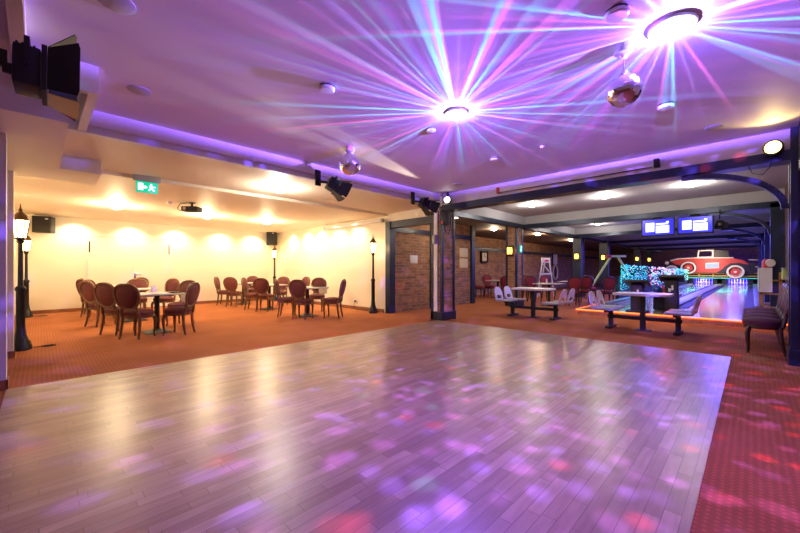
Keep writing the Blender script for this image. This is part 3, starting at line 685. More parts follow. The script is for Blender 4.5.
# ================================================================== CHAIRS
def make_chair(name, label, cat, loc, rz, group, wood, padm):
    t = thing(name, label, cat, loc, rz, group)
    part('seat', padm, t, lambda b: b.lathe([(0, .40), (.95, .40), (1.0, .43), (.98, .465), (.85, .49), (.5, .505), (0, .51)], 28, mtx=Matrix.Diagonal((.235, .225, 1, 1))))
    part('seat_rail', wood, t, lambda b: b.lathe([(.90, .355), (1.0, .36), (1.0, .405), (.9, .405)], 28, mtx=Matrix.Diagonal((.228, .218, 1, 1))))
    for sx in (-1, 1):
        part('leg', wood, t, lambda b: b.tube([(sx*.165, .145, .38), (sx*.185, .165, .30), (sx*.183, .163, .18), (sx*.172, .152, .07), (sx*.182, .166, .0)], [.032, .030, .022, .015, .020], 10))
        part('leg', wood, t, lambda b: b.tube([(sx*.150, -.165, .40), (sx*.155, -.175, .25), (sx*.160, -.192, .12), (sx*.168, -.218, .0)], [.026, .024, .020, .018], 10))
    tilt = Matrix.Translation((0, -.20, .44)) @ Matrix.Rotation(math.radians(11), 4, 'X')
    def outline(rx, rz_, zc, n=28):
        out = []
        for i in range(n):
            a = 2*PI*i/n; c, s_ = math.cos(a), math.sin(a); k = 1 - .20*max(0, .25-s_)
            out.append((rx*k*math.copysign(abs(c)**.78, c), 0, zc + rz_*math.copysign(abs(s_)**.8, s_)))
        return out
    part('back_frame', wood, t, lambda b: b.tube([p for p in outline(.215, .225, .30)], .026, 10, tilt, closed=True, flat=.8))
    def pad(b):
        ol = outline(.203, .213, .30); rings = []
        for f, y in ((1., 0), (.8, -.026), (.4, -.034)): rings.append([b.b.verts.new(tilt @ Vector((p[0]*f, y, .30+(p[2]-.30)*f))) for p in ol])
        for f, y in ((.4, .034), (.8, .026)): rings.insert(0, [b.b.verts.new(tilt @ Vector((p[0]*f, y, .30+(p[2]-.30)*f))) for p in ol]) if f == .8 else rings.insert(0, [b.b.verts.new(tilt @ Vector((p[0]*f, y, .30+(p[2]-.30)*f))) for p in ol])
        rings = [rings[1], rings[0]] + rings[2:]; rings.sort(key=lambda q: -(tilt.inverted() @ q[0].co).y)
        n = len(ol)
        for A, B in zip(rings, rings[1:]):
            for i in range(n): b.b.faces.new([A[i], A[(i+1) % n], B[(i+1) % n], B[i]])
        b.b.faces.new(rings[0]); b.b.faces.new(rings[-1])
    part('back_pad', padm, t, pad)
    for sx in (-1, 1):
        part('back_post', wood, t, lambda b: b.tube([(sx*.150, .0, -.05), (sx*.140, 0, .06), (sx*.125, 0, .13)], [.026, .024, .022], 10, tilt))
    return t
def face(d): return math.atan2(-d[0], d[1])
GA = 'wine-padded dining chairs in the seating room'; GB = 'red velvet dining chairs on the bowling side'; GP = 'plum carved chairs by the dark column'
seat_list = [
 ((1.24, 7.78), (.72, .69), 'wine-padded chair with its round back to the dance floor, front left table'),
 ((1.06, 8.55), (.80, .60), 'wine-padded chair, second from the dance floor along the lamp post side of front left table'),
 ((1.84, 7.70), (-.75, .66), 'wine-padded chair at the corner with the white cloth, front left table'),
 ((2.15, 8.85), (-.7, -.6), 'wine-padded chair facing the dance floor behind the draped corner, front left table'),
 ((2.28, 10.95), (-.8, -.5), 'wine-padded chair on the far right side of the middle left table'),
 ((1.75, 11.25), (-.2, -.95), 'wine-padded chair facing the dance floor behind the middle left table'),
 ((2.05, 13.2), (-.5, -.8), 'wine-padded chair in front of the door handle, rear left table'),
 ((1.10, 12.95), (.95, -.25), 'wine-padded chair nearest the end wall on the lamp post side'),
 ((1.00, 12.05), (.88, .4), 'wine-padded chair at the near side of the rear left table'),
 ((.95, 10.0), (.85, .45), 'wine-padded chair at the near side of the middle left table'),
 ((1.05, 11.1), (.75, -.6), 'wine-padded chair at the far lamp post side of the middle left table'),
 ((4.56, 7.87), (.83, .55), 'wine-padded chair with its round back to the dance floor, front table of the right group'),
 ((5.22, 7.56), (-.62, .78), 'wine-padded chair seen from the side, alone toward the lamp post by the corridor'),
 ((5.70, 9.05), (-.7, -.7), 'wine-padded chair facing the dance floor behind the front table of the right group'),
 ((4.50, 8.52), (.78, -.62), 'wine-padded chair seen from the side, left edge of the right group front table'),
 ((4.64, 10.16), (.7, .7), 'wine-padded chair with its back to the dance floor, middle table of the right group'),
 ((4.58, 10.78), (.75, -.65), 'wine-padded chair seen from the side at the middle table of the right group'),
 ((5.72, 11.35), (-.7, -.6), 'wine-padded chair facing the dance floor at the middle table of the right group'),
 ((6.15, 10.85), (-1, -.1), 'wine-padded chair nearest the roller screen wall, middle table of the right group'),
 ((4.53, 13.0), (.78, -.62), 'wine-padded chair farthest left of the right group, beside the end wall'),
 ((4.50, 12.1), (.7, .7), 'wine-padded chair with its back to the dance floor, rear table of the right group'),
 ((5.6, 13.35), (-.5, -.85), 'wine-padded chair against the end wall behind the rear table of the right group'),
]
first = None
for (p, d, lab) in seat_list:
    if first is None: first = make_chair('dining_chair', lab, 'chair', (p[0], p[1], 0), face(d), GA, M['wood'], M['pad'])
    else: copy_tree(first, (p[0], p[1], 0), face(d), lab)
red_list = [
 ((13.6, 8.55), (.75, -.6), 'dark red chair seen from the side below the square wall clock'),
 ((13.15, 7.2), (.5, .85), 'dark red chair with its back to the room beside the amber lamp column'),
 ((14.45, 8.5), (-.5, -.85), 'dark red chair at the far side of the table below the clock'),
 ((14.0, 6.45), (-.6, -.75), 'dark red chair nearest behind the amber lamp column'),
 ((12.95, 5.75), (-.6, -.8), 'dark red chair behind the first bowling table, beside the column'),
 ((12.75, 4.35), (.8, .6), 'red velvet chair with its round back to the lanes table, left of two'),
 ((14.05, 4.36), (.85, .5), 'red velvet chair with its back to the room, in the middle of the lane-side row'),
 ((14.0, 3.64), (.75, .6), 'red velvet chair closest to the string of green fairy lights'),
 ((15.95, 4.75), (-.85, -.5), 'red velvet chair below the oval wall mirror facing the room'),
 ((14.6, 5.9), (-.6, -.8), 'red velvet chair below the white easel'),
]
first = None
for (p, d, lab) in red_list:
    if first is None: first = make_chair('dining_chair', lab, 'chair', (p[0], p[1], 0), face(d), GB, M['darkwood'], M['padred'])
    else: copy_tree(first, (p[0], p[1], 0), face(d), lab)
first = None
for i, x in enumerate((7.42, 8.02, 8.62, 9.22)):
    lab = 'plum padded chair with carved dark back, ' + ('first of the row beside the dark column', 'second in the row from the dark column', 'third in the row from the dark column', 'last of the row, nearest the lanes')[i]
    if first is None: first = make_chair('carved_chair', lab, 'chair', (x, -.12, 0), 0, GP, M['darkwood'], M['padpurple'])
    else: copy_tree(first, (x, -.12, 0), 0, lab)

# ================================================================== DINING TABLES
def dining_table(x, y, label, rz=0., first=[None]):
    if first[0] is not None: return copy_tree(first[0], (x, y, 0), rz, label)
    t = thing('dining_table', label, 'table', (x, y, 0), rz, 'square pedestal tables'); first[0] = t
    part('table_top', M['ttop'], t, lambda b: b.box((-.40, -.40, .725), (.40, .40, .755), .006))
    part('apron', M['black'], t, lambda b: b.box((-.22, -.22, .70), (.22, .22, .725), .004))
    part('post', M['black'], t, lambda b: b.cyl((0, 0, .03), (0, 0, .71), .045, n=16))
    part('base', M['black'], t, lambda b: b.lathe([(.30, 0), (.30, .012), (.24, .022), (.10, .05), (.05, .09)], 4, mtx=Matrix.Rotation(PI/4, 4, 'Z')))
    return t
dining_table(1.60, 8.20, 'square pale table with white cloth corner, front of the left group')
dining_table(1.60, 10.45, 'square pale table, middle of the left group'); dining_table(1.60, 12.65, 'square pale table, rear of the left group by the doors')
dining_table(4.92, 8.26, 'square pale table, front of the right group'); dining_table(4.97, 10.56, 'square pale table, middle of the right group'); dining_table(5.05, 12.76, 'square pale table, rear of the right group')
dining_table(14.0, 7.85, 'square table below the square wall clock'); dining_table(12.05, 4.85, 'square table directly behind the first bowling table'); dining_table(14.9, 5.1, 'square table between the red velvet chairs, near the third column')
def runner(x, y, z, label):
    t = MB(); n = 10
    # strip of cloth over the table's right corner, hanging at the -Y/+X edges
    pts = [(-.12, 0), (.0, 0.), (.10, 0), (.128, -.02), (.134, -.10), (.139, -.20)]
    for k in range(len(pts)-1):
        pass
    vs = []
    for (a, dz) in pts:
        row = []
        for j in range(7):
            s = (j-3)/3*.20; row.append(t.b.verts.new((a + .006*math.sin(j*2.1+a*9)*(1 if dz < -.05 else 0), s, .006+dz)))
        vs.append(row)
    for r0, r1 in zip(vs, vs[1:]):
        for j in range(6): t.b.faces.new([r0[j], r0[j+1], r1[j+1], r1[j]])
    bmesh.ops.solidify(t.b, geom=t.b.faces[:], thickness=.004)
    o = t.build('table_cloth', M['cloth']); tag(o, label, 'cloth', 'small white cloths over table edges'); o.location = (x, y, z)
runner(1.60+.288, 8.12, .758, 'small white cloth hanging over the edge of the front left table')
runner(4.92+.288, 8.2, .758, 'small white cloth hanging over the edge of the right group front table')
def holder(x, y, label):
    t = thing('napkin_holder', label, 'napkin holder', (x, y, .756), .6, 'white napkin holders')
    part('stand', M['plastic'], t, lambda b: b.box((-.05, -.03, 0), (.05, .03, .015), .004)); part('napkins', M['cloth'], t, lambda b: b.box((-.045, -.018, .012), (.045, .018, .14), .012))
holder(1.58, 8.42, 'white napkin holder standing on the front left table'); holder(12.1, 4.95, 'white napkin holder on the table behind the first bowling table')

# ================================================================== BOWLING SETTEES
def settee(x, y, label, first=[None]):
    if first[0] is not None: return copy_tree(first[0], (x, y, 0), PI/2, label)
    t = thing('bowling_table', label, 'table with seats', (x, y, 0), PI/2, 'bowling tables with attached seats'); first[0] = t
    def top(b):
        pts = []
        for (cx, cy, a0) in ((.34, .22, 0), (-.34, .22, 90), (-.34, -.22, 180), (.34, -.22, 270)):
            for k in range(6):
                a = math.radians(a0 + 18*k); pts.append((cx+.13*math.cos(a), cy+.13*math.sin(a)))
        b.prism([(p[0], -p[1]) for p in pts], .04, Matrix.Translation((0, 0, .72)) @ Matrix.Rotation(-PI/2, 4, 'X'))
    part('table_top', M['plastic'], t, top)
    part('top_edge', M['ttop'], t, lambda b: b.box((-.3, -.2, .685), (.3, .2, .70)))
    part('post', M['black'], t, lambda b: b.box((-.045, -.045, .0), (.045, .045, .69), .008))
    part('foot_plate', M['black'], t, lambda b: b.box((-.13, -.13, 0), (.13, .13, .015), .004))
    part('cross_beam', M['black'], t, lambda b: b.box((-.62, -.035, .20), (.62, .035, .27), .008))
    for sx in (-1, 1):
        part('seat_post', M['black'], t, lambda b: (b.box((sx*.56-.04, -.04, .03), (sx*.56+.04, .04, .36), .006)))
        part('foot', M['black'], t, lambda b: (b.box((sx*.56-.05, -.24, 0), (sx*.56+.05, .24, .05), .012)))
        part('seat_bar', M['black'], t, lambda b: b.box((sx*.56-.035, -.40, .345), (sx*.56+.035, .40, .385), .006))
        for sy in (-1, 1):
            o = part('seat', M['seatg'], t, lambda b: b.box((sx*.60-.21, sy*.26-.20, .385), (sx*.60+.21, sy*.26+.20, .425), .018))
            def back(b):
                n = 18; out = []; inn = []
                prof = [(-.19, 0), (-.20, .12), (-.185, .22), (-.15, .30), (-.09, .345), (0, .36), (.09, .345), (.15, .30), (.185, .22), (.20, .12), (.19, 0), (.06, 0.0), (-.06, 0.0)]
                hole = [(-.09, .05), (-.10, .06), (-.10, .11), (-.09, .13), (-.06, .14), (0, .142), (.06, .14), (.09, .13), (.10, .11), (.10, .06), (.09, .05), (.04, .048), (-.04, .048)]
                m4 = Matrix.Translation((sx*.79, sy*.26, .405)) @ Matrix.Rotation(sx*math.radians(14), 4, 'Y') @ Matrix.Rotation(PI/2, 4, 'Z')
                vs = b.prism(prof, .022, m4, hole=hole)
            part('seat_back', M['seatp'], o, back)
    return t
settee(8.82, 3.95, 'white topped bowling table with four shell seats, nearer the corner column')
settee(8.43, 1.54, 'white topped bowling table with four shell seats, in front of the lanes')

# ================================================================== BOWLING LANES
LX = 35.6
for i, (yc, lab) in enumerate(((.71, 'lane beside the side wall'), (2.55, 'lane beside the fairy lights'))):
    for k, (dx, n) in enumerate(((0, 1), (.264, 2), (.528, 3), (.792, 4))):
        for j in range(n):
            q = MB(); q.lathe([(.026, 0), (.052, .09), (.060, .115), (.05, .18), (.024, .255), (.032, .33), (.022, .37), (0, .382)], 12)
            o = q.build('bowling_pin', M['pin']); o.location = (LX-1.0+dx, yc + (j-(n-1)/2)*.305, .15)
            tag(o, 'white bowling pin standing at the end of the ' + lab, 'bowling pin', 'pins of the ' + lab)
            part('neck_stripe', M['pinred'], o, lambda b: b.lathe([(.0275, .268), (.0275, .29)], 12))
    lamp('pin_lamp', 'AREA', (LX-1.0, yc, .60), 80, (.07, .05, 1.), aim=(LX-.2, yc, .15), size=.9, sizey=.2)
    t = thing('pin_deck', 'blue-lit pin pit of the ' + lab, 'pin deck', (LX, yc, .15))
    part('pit_side', M['black'], t, lambda b: b.box((-1.2, -.78, 0), (.9, -.54, .5))); part('pit_side', M['black'], t, lambda b: b.box((-1.2, .54, 0), (.9, .78, .5)))
    part('pit_curtain', M['ballb'], t, lambda b: b.box((.8, -.54, 0), (.84, .54, .5)))
    part('blue_tube', M['ledblue'], t, lambda b: b.cyl((.70, -.5, .40), (.70, .5, .40), .03))
    lamp('lane_fill', 'AREA', (22, yc, 2.55), 560, (.16, .12, 1.), aim=(22, yc, 0), size=16, sizey=.5)  # added unseen area light, no fixture, tints the lane blue
def capthing(name, y0, y1, x0, label, h=.06):
    t = thing(name, label, 'gutter', (x0, (y0+y1)/2, .15)); wd = (y1-y0)/2; L = LX-.4-1.3-x0
    part('cap', M['gutter'], t, lambda b: b.box((0, -wd+.22 if wd > .25 else -wd, 0), (L, wd-.22 if wd > .25 else wd, h), .01))
    for s in (-1, 1):
        if wd > .25: part('channel', M['black'], t, lambda b: b.box((0, s*(wd-.11)-.10, 0), (L, s*(wd-.11)+.10, .012)))
capthing('lane_divider', 1.24, 2.03, 12.45, 'grey divider with gutters between the two bowling lanes'); capthing('side_gutter', -.48, .16, 13.2, 'grey capped gutter along the dark side wall', .10)
capthing('side_gutter', 3.10, 3.28, 12.2, 'grey gutter along the fairy light partition')
t = thing('light_strip', 'orange glowing light strip along the step of the lanes', 'light strip', (10.19, 0, .14))
part('strip', M['led'], t, lambda b: b.box((-.012, -.5, -.012), (.009, 3.37, .012))); part('strip_return', M['led'], t, lambda b: b.box((.0, 3.362, -.012), (2., 3.38, .012)))
lamp('strip_lamp', 'AREA', (10.14, 1.4, .12), 5, (1, .16, .03), aim=(9.4, 1.4, 0), size=.03, sizey=3.6)
# mask unit, rail and car painting
t = thing('pin_mask', 'dark board above the pins with yellow rail and green strip light', 'mask unit', (LX-1.35, 1.6, 0))
part('board', M['black'], t, lambda b: b.box((.0, -2.1, .56), (.12, 3.3, 1.0))); part('green_strip', M['ledteal'], t, lambda b: b.box((-.02, -2.0, .60), (-.001, 3.0, .64)))
part('rail_bar', M['yellow'], t, lambda b: b.box((-.05, -2.1, .93), (-.01, 3.3, 1.02))); part('rail_bar', M['yellow'], t, lambda b: b.box((-.05, -2.1, .74), (-.01, 3.3, .81)))
for k in range(7): part('rail_post', M['yellow'], t, lambda b: b.box((-.06, -2.0+.78*k, .70), (-.0, -1.92+.78*k, 1.0)))
lamp('green_lamp', 'AREA', (LX-1.45, 1.6, .60), 5, (.05, 1., .45), aim=(LX-1.75, 1.6, .15), size=4.5, sizey=.05)
# vintage car relief on the end wall: local x runs along -Y (to the right as seen), local z up
t = thing('car_relief', 'red open vintage car with whitewall wheels on the end wall', 'wall relief', (LX-1.47, 2.1, .45), -PI/2)
def poly(b, pts, y, th): b.prism(pts, th, Matrix.Translation((0, y, 0)))
wr = [(-2.25, .64), (-1.25, .92), (1.30, .62)]
part('chassis', M['carblack'], t, lambda b: poly(b, [(-2.5, .55), (2.2, .50), (2.55, .75), (2.5, 1.2), (1.9, 1.28), (-2.2, 1.0), (-2.6, .8)], 0, .06), False)
part('body', M['carred'], t, lambda b: poly(b, [(-2.3, 1.42), (-2.05, 1.20), (-1.1, .85), (-.9, .55), (.3, .55), (.75, .92), (1.1, 1.12), (1.6, 1.18), (2.0, 1.12), (1.7, 1.42), (1.2, 1.56), (.4, 1.62), (-1.0, 1.60), (-1.8, 1.55)], -.05, .08), False)
part('hood_trim', M['carw'], t, lambda b: poly(b, [(-2.35, 1.42), (-1.8, 1.56), (-1.0, 1.61), (1.2, 1.58), (1.2, 1.63), (-1.0, 1.68), (-1.9, 1.63), (-2.35, 1.5)], -.08, .06), False)
part('windscreen', M['carw'], t, lambda b: b.prism([(-.75, 1.64), (.15, 1.64), (.15, 2.2), (-.70, 2.2)], .05, Matrix.Translation((0, -.07, 0)), hole=[(-.66, 1.72), (.07, 1.72), (.07, 2.12), (-.62, 2.12)]), False)
part('folded_hood', M['carblack'], t, lambda b: poly(b, [(.17, 1.64), (1.0, 1.64), (.92, 2.1), (.17, 2.18)], -.03, .06), False)
part('fender', M['carblack'], t, lambda b: poly(b, [(.62, .6), (.72, .98), (1.05, 1.22), (1.5, 1.25), (1.95, 1.05), (2.1, .7), (2.0, .7), (1.5, .62)], -.08, .06), False)
part('fender', M['carblack'], t, lambda b: poly(b, [(-2.9, .75), (-2.75, 1.05), (-2.35, 1.22), (-1.95, 1.0), (-1.8, .7), (-2.4, .62)], -.08, .06), False)
part('number_plate', M['plate'], t, lambda b: poly(b, [(-.25, .88), (.42, .92), (.42, 1.26), (-.25, 1.22)], -.11, .05), False)
part('plate_frame', M['carw'], t, lambda b: b.prism([(-.28, .85), (.45, .89), (.45, 1.29), (-.28, 1.25)], .05, Matrix.Translation((0, -.105, 0)), hole=[(-.22, .91), (.39, .95), (.39, 1.23), (-.22, 1.19)]), False)
for (wx, wz) in wr:
    ww = part('wheel', M['carblack'], t, lambda b: b.cyl((wx, -.06, wz), (wx, -.17, wz), .50, n=28))
    part('whitewall', M['carw'], ww, lambda b: b.lathe([(.46, 0), (.46, .02), (.35, .02), (.35, 0)], 28, mtx=Matrix.Translation((wx, -.17, wz)) @ Matrix.Rotation(PI/2, 4, 'X')))
    part('rim', M['carred'], ww, lambda b: b.cyl((wx, -.165, wz), (wx, -.18, wz), .26, n=20)); part('hub', M['carw'], ww, lambda b: b.cyl((wx, -.18, wz), (wx, -.20, wz), .08, n=12))
part('front_lamp', M['carw'], t, lambda b: b.cyl((-2.55, -.05, 1.30), (-2.55, -.12, 1.30), .12, n=16)); part('luggage_rack', M['carw'], t, lambda b: b.tube([(1.95, -.07, 1.45), (2.65, -.07, 1.42), (2.7, -.07, 1.0), (2.3, -.07, .95)], .03, 6))
lamp('mural_fill', 'AREA', (LX-2.9, 2.1, 2.85), 170, (1, .76, .56), aim=(LX-1.2, 2.1, 1.2), size=.2, sizey=5)  # added unseen fill light to brighten the car and end wall
# fairy-light partition
t = thing('low_barrier', 'dark low partition draped with fairy lights along the lanes', 'partition', (14.5, 3.42, 0))
part('board', M['black'], t, lambda b: b.box((0, -.05, 0), (19.1, .05, .92))); part('top_rail', M['black'], t, lambda b: b.box((-.03, -.06, .92), (19.13, .06, .97), .01))
q = MB(); mats = [M['ledteal'], M['ledred'], M['ledwhite']]
for k in range(1000):
    x = 14.55 + 19.0*random.random()**1.6; z = .45 + .95*random.random()**.7
    side = -.075; z = min(z, 1.40 - .011*(x-14.5)**1.05 + random.uniform(-.05, .05))
    nf = len(q.b.faces); yy = 3.42 + side + random.uniform(-.05, -.03)
    q.ico((x, yy, z), .017 if x < 20 else .028)
    q.b.faces.ensure_lookup_table()
    c = 2 if random.random() < .12 else 0
    if 19 < x < 27 and random.random() < .62: c = 1 if random.random() < .6 else 2
    for f in q.b.faces[nf:]: f.material_index = c
o = q.build('fairy_lights', mats, kind='stuff'); tag(o, 'net of green and pink fairy lights hanging over the low partition', 'fairy lights', kind='stuff')
lamp('fairy_lamp', 'AREA', (16, 3.28, .9), 16, (.05, 1, .8), aim=(16, 2, .1), size=4, sizey=.8)
t = bpy.data.objects[-1] if False else None
# score consoles and ball return
def console(x, y, h, label):
    t = thing('score_console', label, 'console', (x, y, .15), PI/2, 'dark scoring consoles before the lanes')
    part('pedestal', M['matt'], t, lambda b: b.box((-.13, -.13, .03), (.13, .13, h-.06), .015)); part('base', M['matt'], t, lambda b: b.box((-.22, -.2, 0), (.22, .2, .04), .01))
    part('desk', M['matt'], t, lambda b: b.box((-.25, -.20, -.03), (.25, .20, .03), .012, mtx=Matrix.Translation((0, 0, h-.02)) @ Matrix.Rotation(.35, 4, 'X')))
    part('key_panel', M['grey'], t, lambda b: b.box((-.20, -.15, .03), (.20, .15, .036), mtx=Matrix.Translation((0, 0, h-.02)) @ Matrix.Rotation(.35, 4, 'X')))
    part('emblem', M['plastic'], t, lambda b: (b.box((-.05, .13, h-.30), (-.01, .136, h-.18)), b.box((.0, .13, h-.34), (.05, .136, h-.26))), False)
console(10.95, 1.40, .86, 'dark scoring console in front of the lane divider'); console(10.62, 2.05, .74, 'lower dark scoring console beyond the white bowling table')
t = thing('ball_return', 'low ball return with a red tray before the lanes', 'ball return', (11.75, 1.62, .15))
part('hood', M['matt'], t, lambda b: b.box((-.5, -.22, 0), (.6, .22, .36), .06)); part('tray', M['red'], t, lambda b: b.box((-.62, -.30, .36), (.3, .30, .42), .03)); part('rim', M['chrome'], t, lambda b: b.tube([(-.62, -.3, .44), (.3, -.3, .44), (.3, .3, .44), (-.62, .3, .44)], .012, 8, closed=True))
for (dx, dy, m, lab) in ((-.42, .12, 'ballb', 'blue bowling ball on the ball return'), (-.14, -.12, 'ballr', 'red bowling ball on the ball return'), (.12, .12, 'ballo', 'orange bowling ball on the ball return')):
    q = MB(); q.sphere((0, 0, 0), .108, 24, 16); o = q.build('bowling_ball', M[m]); o.location = (11.75+dx, 1.62+dy, .15+.42+.108); tag(o, lab, 'bowling ball', 'balls on the ball return')
    part('finger_holes', M['black'], o, lambda b: [b.cyl((ax, ay, .100), (ax, ay, .1085), .013, n=10) for ax, ay in ((.02, 0), (-.015, .02), (-.015, -.02))])
# screens
def tv(u0, u1, vc, label):
    X = 11.64; y0, ta = atX(u0, X); y1, tb = atX(u1, X); yc = (y0+y1)/2; z = H + (270-vc)*(ta+tb)/2; wd = (y0-y1)/2
    t = thing('hanging_screen', label, 'screen', (X, yc, z), PI/2, 'blue score screens under the beam'); hh = wd*.66
    part('casing', M['black'], t, lambda b: b.box((-wd, -.06, -hh), (wd, .02, hh), .015)); part('display', M['screen'], t, lambda b: b.box((-wd+.03, .018, -hh+.05), (wd-.03, .024, hh-.035)), False)
    part('score_panel', M['panel'], t, lambda b: (b.box((.07, .024, -hh*.45), (wd*.72, .026, hh*.55)),), False)
    part('score_panel', M['panel'], t, lambda b: (b.box((-wd*.68, .024, -hh*.62), (.04, .026, hh*.18)),), False)
    part('score_panel', M['panel'], t, lambda b: (b.box((-wd*.60, .024, hh*.28), (.04, .026, hh*.45)), b.box((-wd*.66, .024, hh*.40), (-wd*.5, .026, hh*.62))), False)
    part('hanger', M['black'], t, lambda b: (b.cyl((0, -.03, hh), (0, -.03, 2.6-z), .02), b.box((-.1, -.08, 2.575-z), (.1, .02, 2.6-z))))
tv(641.5, 675, 227.5, 'hanging blue score screen farther from the side wall'); tv(677.5, 714, 225, 'hanging blue score screen beside the small black spotlight')
y, tt = atX(719.5, 11.3); barn_spot((11.3, y, H+47*tt), (9.5, y-.6, 1.2), 'small black spotlight beside the hanging score screen', .55)
t = thing('spotlight_rod', 'short black rod holding the small spotlight at the second beam', 'rod', (11.3, y, H+47*tt)); part('rod', M['black'], t, lambda b: b.cyl((.0, 0, .09), (.22, 0, 2.66-H-47*tt), .012))

# ================================================================== WALL AND COLUMN FITTINGS
def sconce(x, y, z, label, first=[None]):
    if first[0] is not None: t = copy_tree(first[0], (x, y, z), PI/2, label)
    else:
        t = thing('wall_lamp', label, 'wall lamp', (x, y, z), PI/2, 'amber wall lamps on the steel columns'); first[0] = t
        part('back_plate', M['black'], t, lambda b: b.box((-.10, .0, -.16), (.10, .015, .16), .004)); part('glass', M['amber'], t, lambda b: b.lathe([(.075, -.11), (.085, 0), (.075, .11), (0, .11)], 14, mtx=Matrix.Translation((0, .09, 0))))
        part('top_hood', M['black'], t, lambda b: b.lathe([(.105, .11), (.105, .13), (.03, .17), (0, .18)], 14, mtx=Matrix.Translation((0, .09, 0)))); part('lower_cup', M['black'], t, lambda b: b.lathe([(.03, -.17), (.10, -.13), (.10, -.11), (0, -.11)], 14, mtx=Matrix.Translation((0, .09, 0))))
        part('cage_bar', M['black'], t, lambda b: [b.cyl((.09*math.cos(a), .09+.09*math.sin(a), -.12), (.09*math.cos(a), .09+.09*math.sin(a), .12), .008, n=6) for a in (.9, 2.2)])
    lamp('amber_lamp', 'POINT', (x-.22, y-.02, z), 3, (1, .6, .2), .06)
sconce(10.945, 5.66, 1.83, 'amber wall lamp on the brick column behind the first bowling table'); sconce(16.79, 5.52, 1.80, 'amber wall lamp on the third steel column'); sconce(20.69, 5.5, 1.85, 'amber wall lamp on the fourth steel column, under the green frame'); sconce(28.39, 5.5, 1.95, 'amber wall lamp on the fifth steel column'); sconce(32.39, 5.5, 1.98, 'amber wall lamp on the column nearest the end wall')
def wallbox(name, lo, hi, m, label, cat, bev=.006, extra=None):
    lo = Vector(lo); hi = Vector(hi); c = Vector(((lo.x+hi.x)/2, (lo.y+hi.y)/2, lo.z)); b = MB(); b.box(lo-c, hi-c, bev); o = b.build(name, m); o.location = c
    return tag(o, label, cat)
wallbox('wall_plate', (7.70, 7.175, 1.40), (8.02, 7.2, 1.64), M['plastic'], 'square white plate on the corridor brick wall', 'wall plate')
x0, _ = atY(459.5, 7.2); x1, _ = atY(467.5, 7.2)
wallbox('notice', (x0, 7.18, 1.66), (x1, 7.2, 1.97), M['poster'], 'upper of two yellowed notices on the brick wall end', 'notice'); wallbox('notice', (x0, 7.18, 1.28), (x1, 7.2, 1.60), M['poster'], 'lower of two yellowed notices on the brick wall end', 'notice')
x0, tt = atY(484, 9.25); z = H + 13*tt
t = thing('wall_clock', 'rounded square black clock on the dining brick wall', 'clock', (x0, 9.29, z)); part('frame', M['black'], t, lambda b: b.box((-.29, -.07, -.29), (.29, 0, .29), .10)); part('dial', M['poster'], t, lambda b: b.box((-.20, -.078, -.20), (.20, -.068, .20), .004)); part('hand', M['black'], t, lambda b: b.box((-.012, -.085, 0), (.012, -.079, .16))); part('hand', M['black'], t, lambda b: b.box((0, -.085, -.012), (.11, -.079, .012)))
t = thing('exit_sign', 'small green sign on the brick column beside the amber lamp', 'exit sign', (11.2, 5.44, 1.90)); part('panel', M['green'], t, lambda b: b.box((-.08, -.012, -.12), (.08, .0, .12))); part('pictogram', M['exitw'], t, lambda b: (b.box((-.04, -.016, -.08), (.01, -.012, .0)), b.box((-.01, -.016, .02), (.05, -.012, .08))), False)
wallbox('picture', (17.9, 9.25, 1.2), (18.5, 9.3, 1.9), M['poster'], 'small framed picture on the dining wall behind the easel', 'picture')
x0, tt = atX(592, 17.5); 
t = thing('notice_board', 'white notice hanging above the oval mirror', 'notice', (22.5, 0, 0)); t.location = (24.0, 9.26, 1.9); part('sheet', M['plastic'], t, lambda b: b.box((-.35, -.02, -.35), (.35, .02, .35))); part('frame', M['darkwood'], t, lambda b: b.prism([(-.4, -.4), (.4, -.4), (.4, .4), (-.4, .4)], .05, hole=[(-.34, -.34), (.34, -.34), (.34, .34), (-.34, .34)]))
t = thing('wall_mirror', 'oval mirror in a pale frame behind the red velvet chairs', 'mirror', (24.0, 9.24, 1.05)); part('frame', M['poster'], t, lambda b: b.tube([(.36*math.cos(a*PI/12), 0, .46*math.sin(a*PI/12)) for a in range(24)], .05, 8, closed=True)); part('glass', M['glass'], t, lambda b: b.lathe([(1, -.01), (1, .01)], 24, mtx=Matrix.Diagonal((.34, 1, .44, 1)) @ Matrix.Rotation(PI/2, 4, 'X')))
t = thing('wall_speaker', 'small pale wall speaker on the white strip of the corner column', 'speaker', (6.64, 5.39, 1.93)); part('body', M['grey'], t, lambda b: b.lathe([(0, -.12), (.05, -.10), (.06, 0), (.05, .10), (0, .12)], 14)); part('clip', M['black'], t, lambda b: b.box((.0, -.02, -.03), (.03, .02, .03)))
t = thing('cable_box', 'dark junction box with a red plug under the beam at the corner column', 'junction box', (6.66, 5.08, 2.36)); part('box', M['black'], t, lambda b: b.box((-.10, -.12, -.12), (.02, .06, .2), .01)); part('plug', M['red'], t, lambda b: b.cyl((-.105, .0, -.06), (-.14, .0, -.06), .035)); part('cable', M['black'], t, lambda b: b.tube([(-.05, .0, -.1), (-.09, -.05, -.25), (-.04, -.12, -.32), (-.02, -.16, -.12), (-.02, -.14, .2)], .012, 6))
t = thing('wall_socket', 'white wall socket low on the roller screen wall with a plugged cord', 'socket', (6.79, 8.6, .25)); part('plate', M['plastic'], t, lambda b: b.box((-.015, -.05, -.05), (.01, .05, .05), .004)); part('plug', M['black'], t, lambda b: b.cyl((-.015, .0, 0), (-.05, 0, 0), .025)); part('cord', M['black'], t, lambda b: b.tube([(-.05, 0, 0), (-.09, -.02, -.1), (-.08, -.1, -.235), (-.08, -.5, -.242), (-.1, -.9, -.242)], .008, 6))
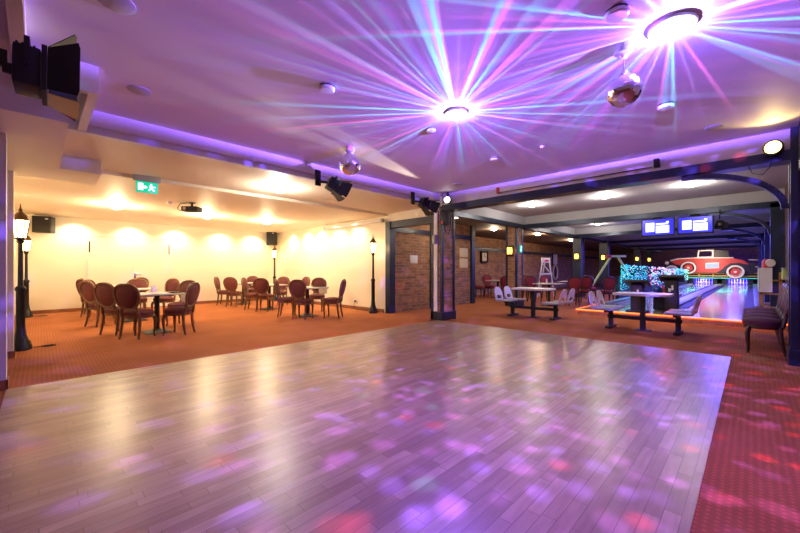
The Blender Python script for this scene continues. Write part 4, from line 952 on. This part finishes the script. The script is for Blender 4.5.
# ================================================================== FRAMES AND RACKS ON THE BOWLING SIDE
P = [Vector((13.9, 8.0, 0))]
t = thing('display_easel', 'white A-shaped easel standing among the dining chairs', 'easel', (15.8, 6.5, 0), -.6)
for sx in (-1, 1): part('leg', M['plastic'], t, lambda b: b.cyl((sx*.42, .0, 0), (sx*.15, 0, 1.72), .03))
part('rear_leg', M['plastic'], t, lambda b: b.cyl((0, .55, 0), (0, .03, 1.66), .028)); part('cross_bar', M['plastic'], t, lambda b: b.box((-.30, -.03, 1.0), (.30, .03, 1.06)))
part('top_board', M['plastic'], t, lambda b: b.box((-.22, -.02, 1.52), (.22, .02, 1.74), .01)); part('red_sticker', M['red'], t, lambda b: b.box((-.08, -.026, 1.58), (.12, -.02, 1.66)), False); part('brace', M['plastic'], t, lambda b: b.cyl((-.18, -.01, 1.5), (.22, -.01, 1.06), .02))
t = thing('swing_frame', 'pale green A-shaped wooden frame above the red velvet chairs', 'wooden frame', (20.3, 4.95, 0), -PI/4)
part('leg', M['palegreen'], t, lambda b: b.cyl((-1.35, 0, 0), (-.16, 0, 1.82), .055)); part('leg', M['palegreen'], t, lambda b: b.cyl((1.35, 0, 0), (.22, 0, 1.88), .055)); part('top_bar', M['palegreen'], t, lambda b: b.box((-.12, -.05, 1.84), (.62, .05, 1.94), .01)); part('red_cap', M['red'], t, lambda b: b.box((-.36, -.06, 1.82), (-.12, .06, 1.96), .02))
for i, (x, lab) in enumerate(((11.75, 'nearer'), (12.7, 'farther'))):
    t = thing('shoe_rack', 'tall pine rack with white boards and red boxes against the side wall, the %s one' % lab, 'rack', (x, -.30, .15), 0, 'pine racks on the side wall')
    for (px, py) in ((-.25, -.16), (.25, -.16), (-.25, .14), (.25, .14)): part('post', M['rack'], t, lambda b: b.box((px-.03, py-.03, 0), (px+.03, py+.03, 1.0)))
    for z in (.2, .5, .8): part('shelf', M['rack'], t, lambda b: b.box((-.28, -.19, z), (.28, .17, z+.03)))
    part('white_board', M['plastic'], t, lambda b: b.box((-.30, -.03, .55), (-.285, .17, 1.10))); part('side_board', M['plastic'], t, lambda b: b.box((-.30, .175, .55), (.28, .19, 1.10)))
    part('red_top', M['red'], t, lambda b: b.box((-.22, -.15, .90), (.22, .12, 1.30), .05)); part('white_roll', M['cloth'], t, lambda b: b.cyl((-.33, .0, 1.20), (-.24, .0, 1.22), .08))
t = thing('wall_bin', 'pale green box fixed to the side wall behind the plum chairs', 'wall box', (9.7, -.46, 1.12)); part('box', M['palegreen'], t, lambda b: b.box((-.07, -.06, -.10), (.07, .06, .10), .02)); part('lid', M['plastic'], t, lambda b: b.box((-.08, -.06, .10), (.08, .065, .12), .008))
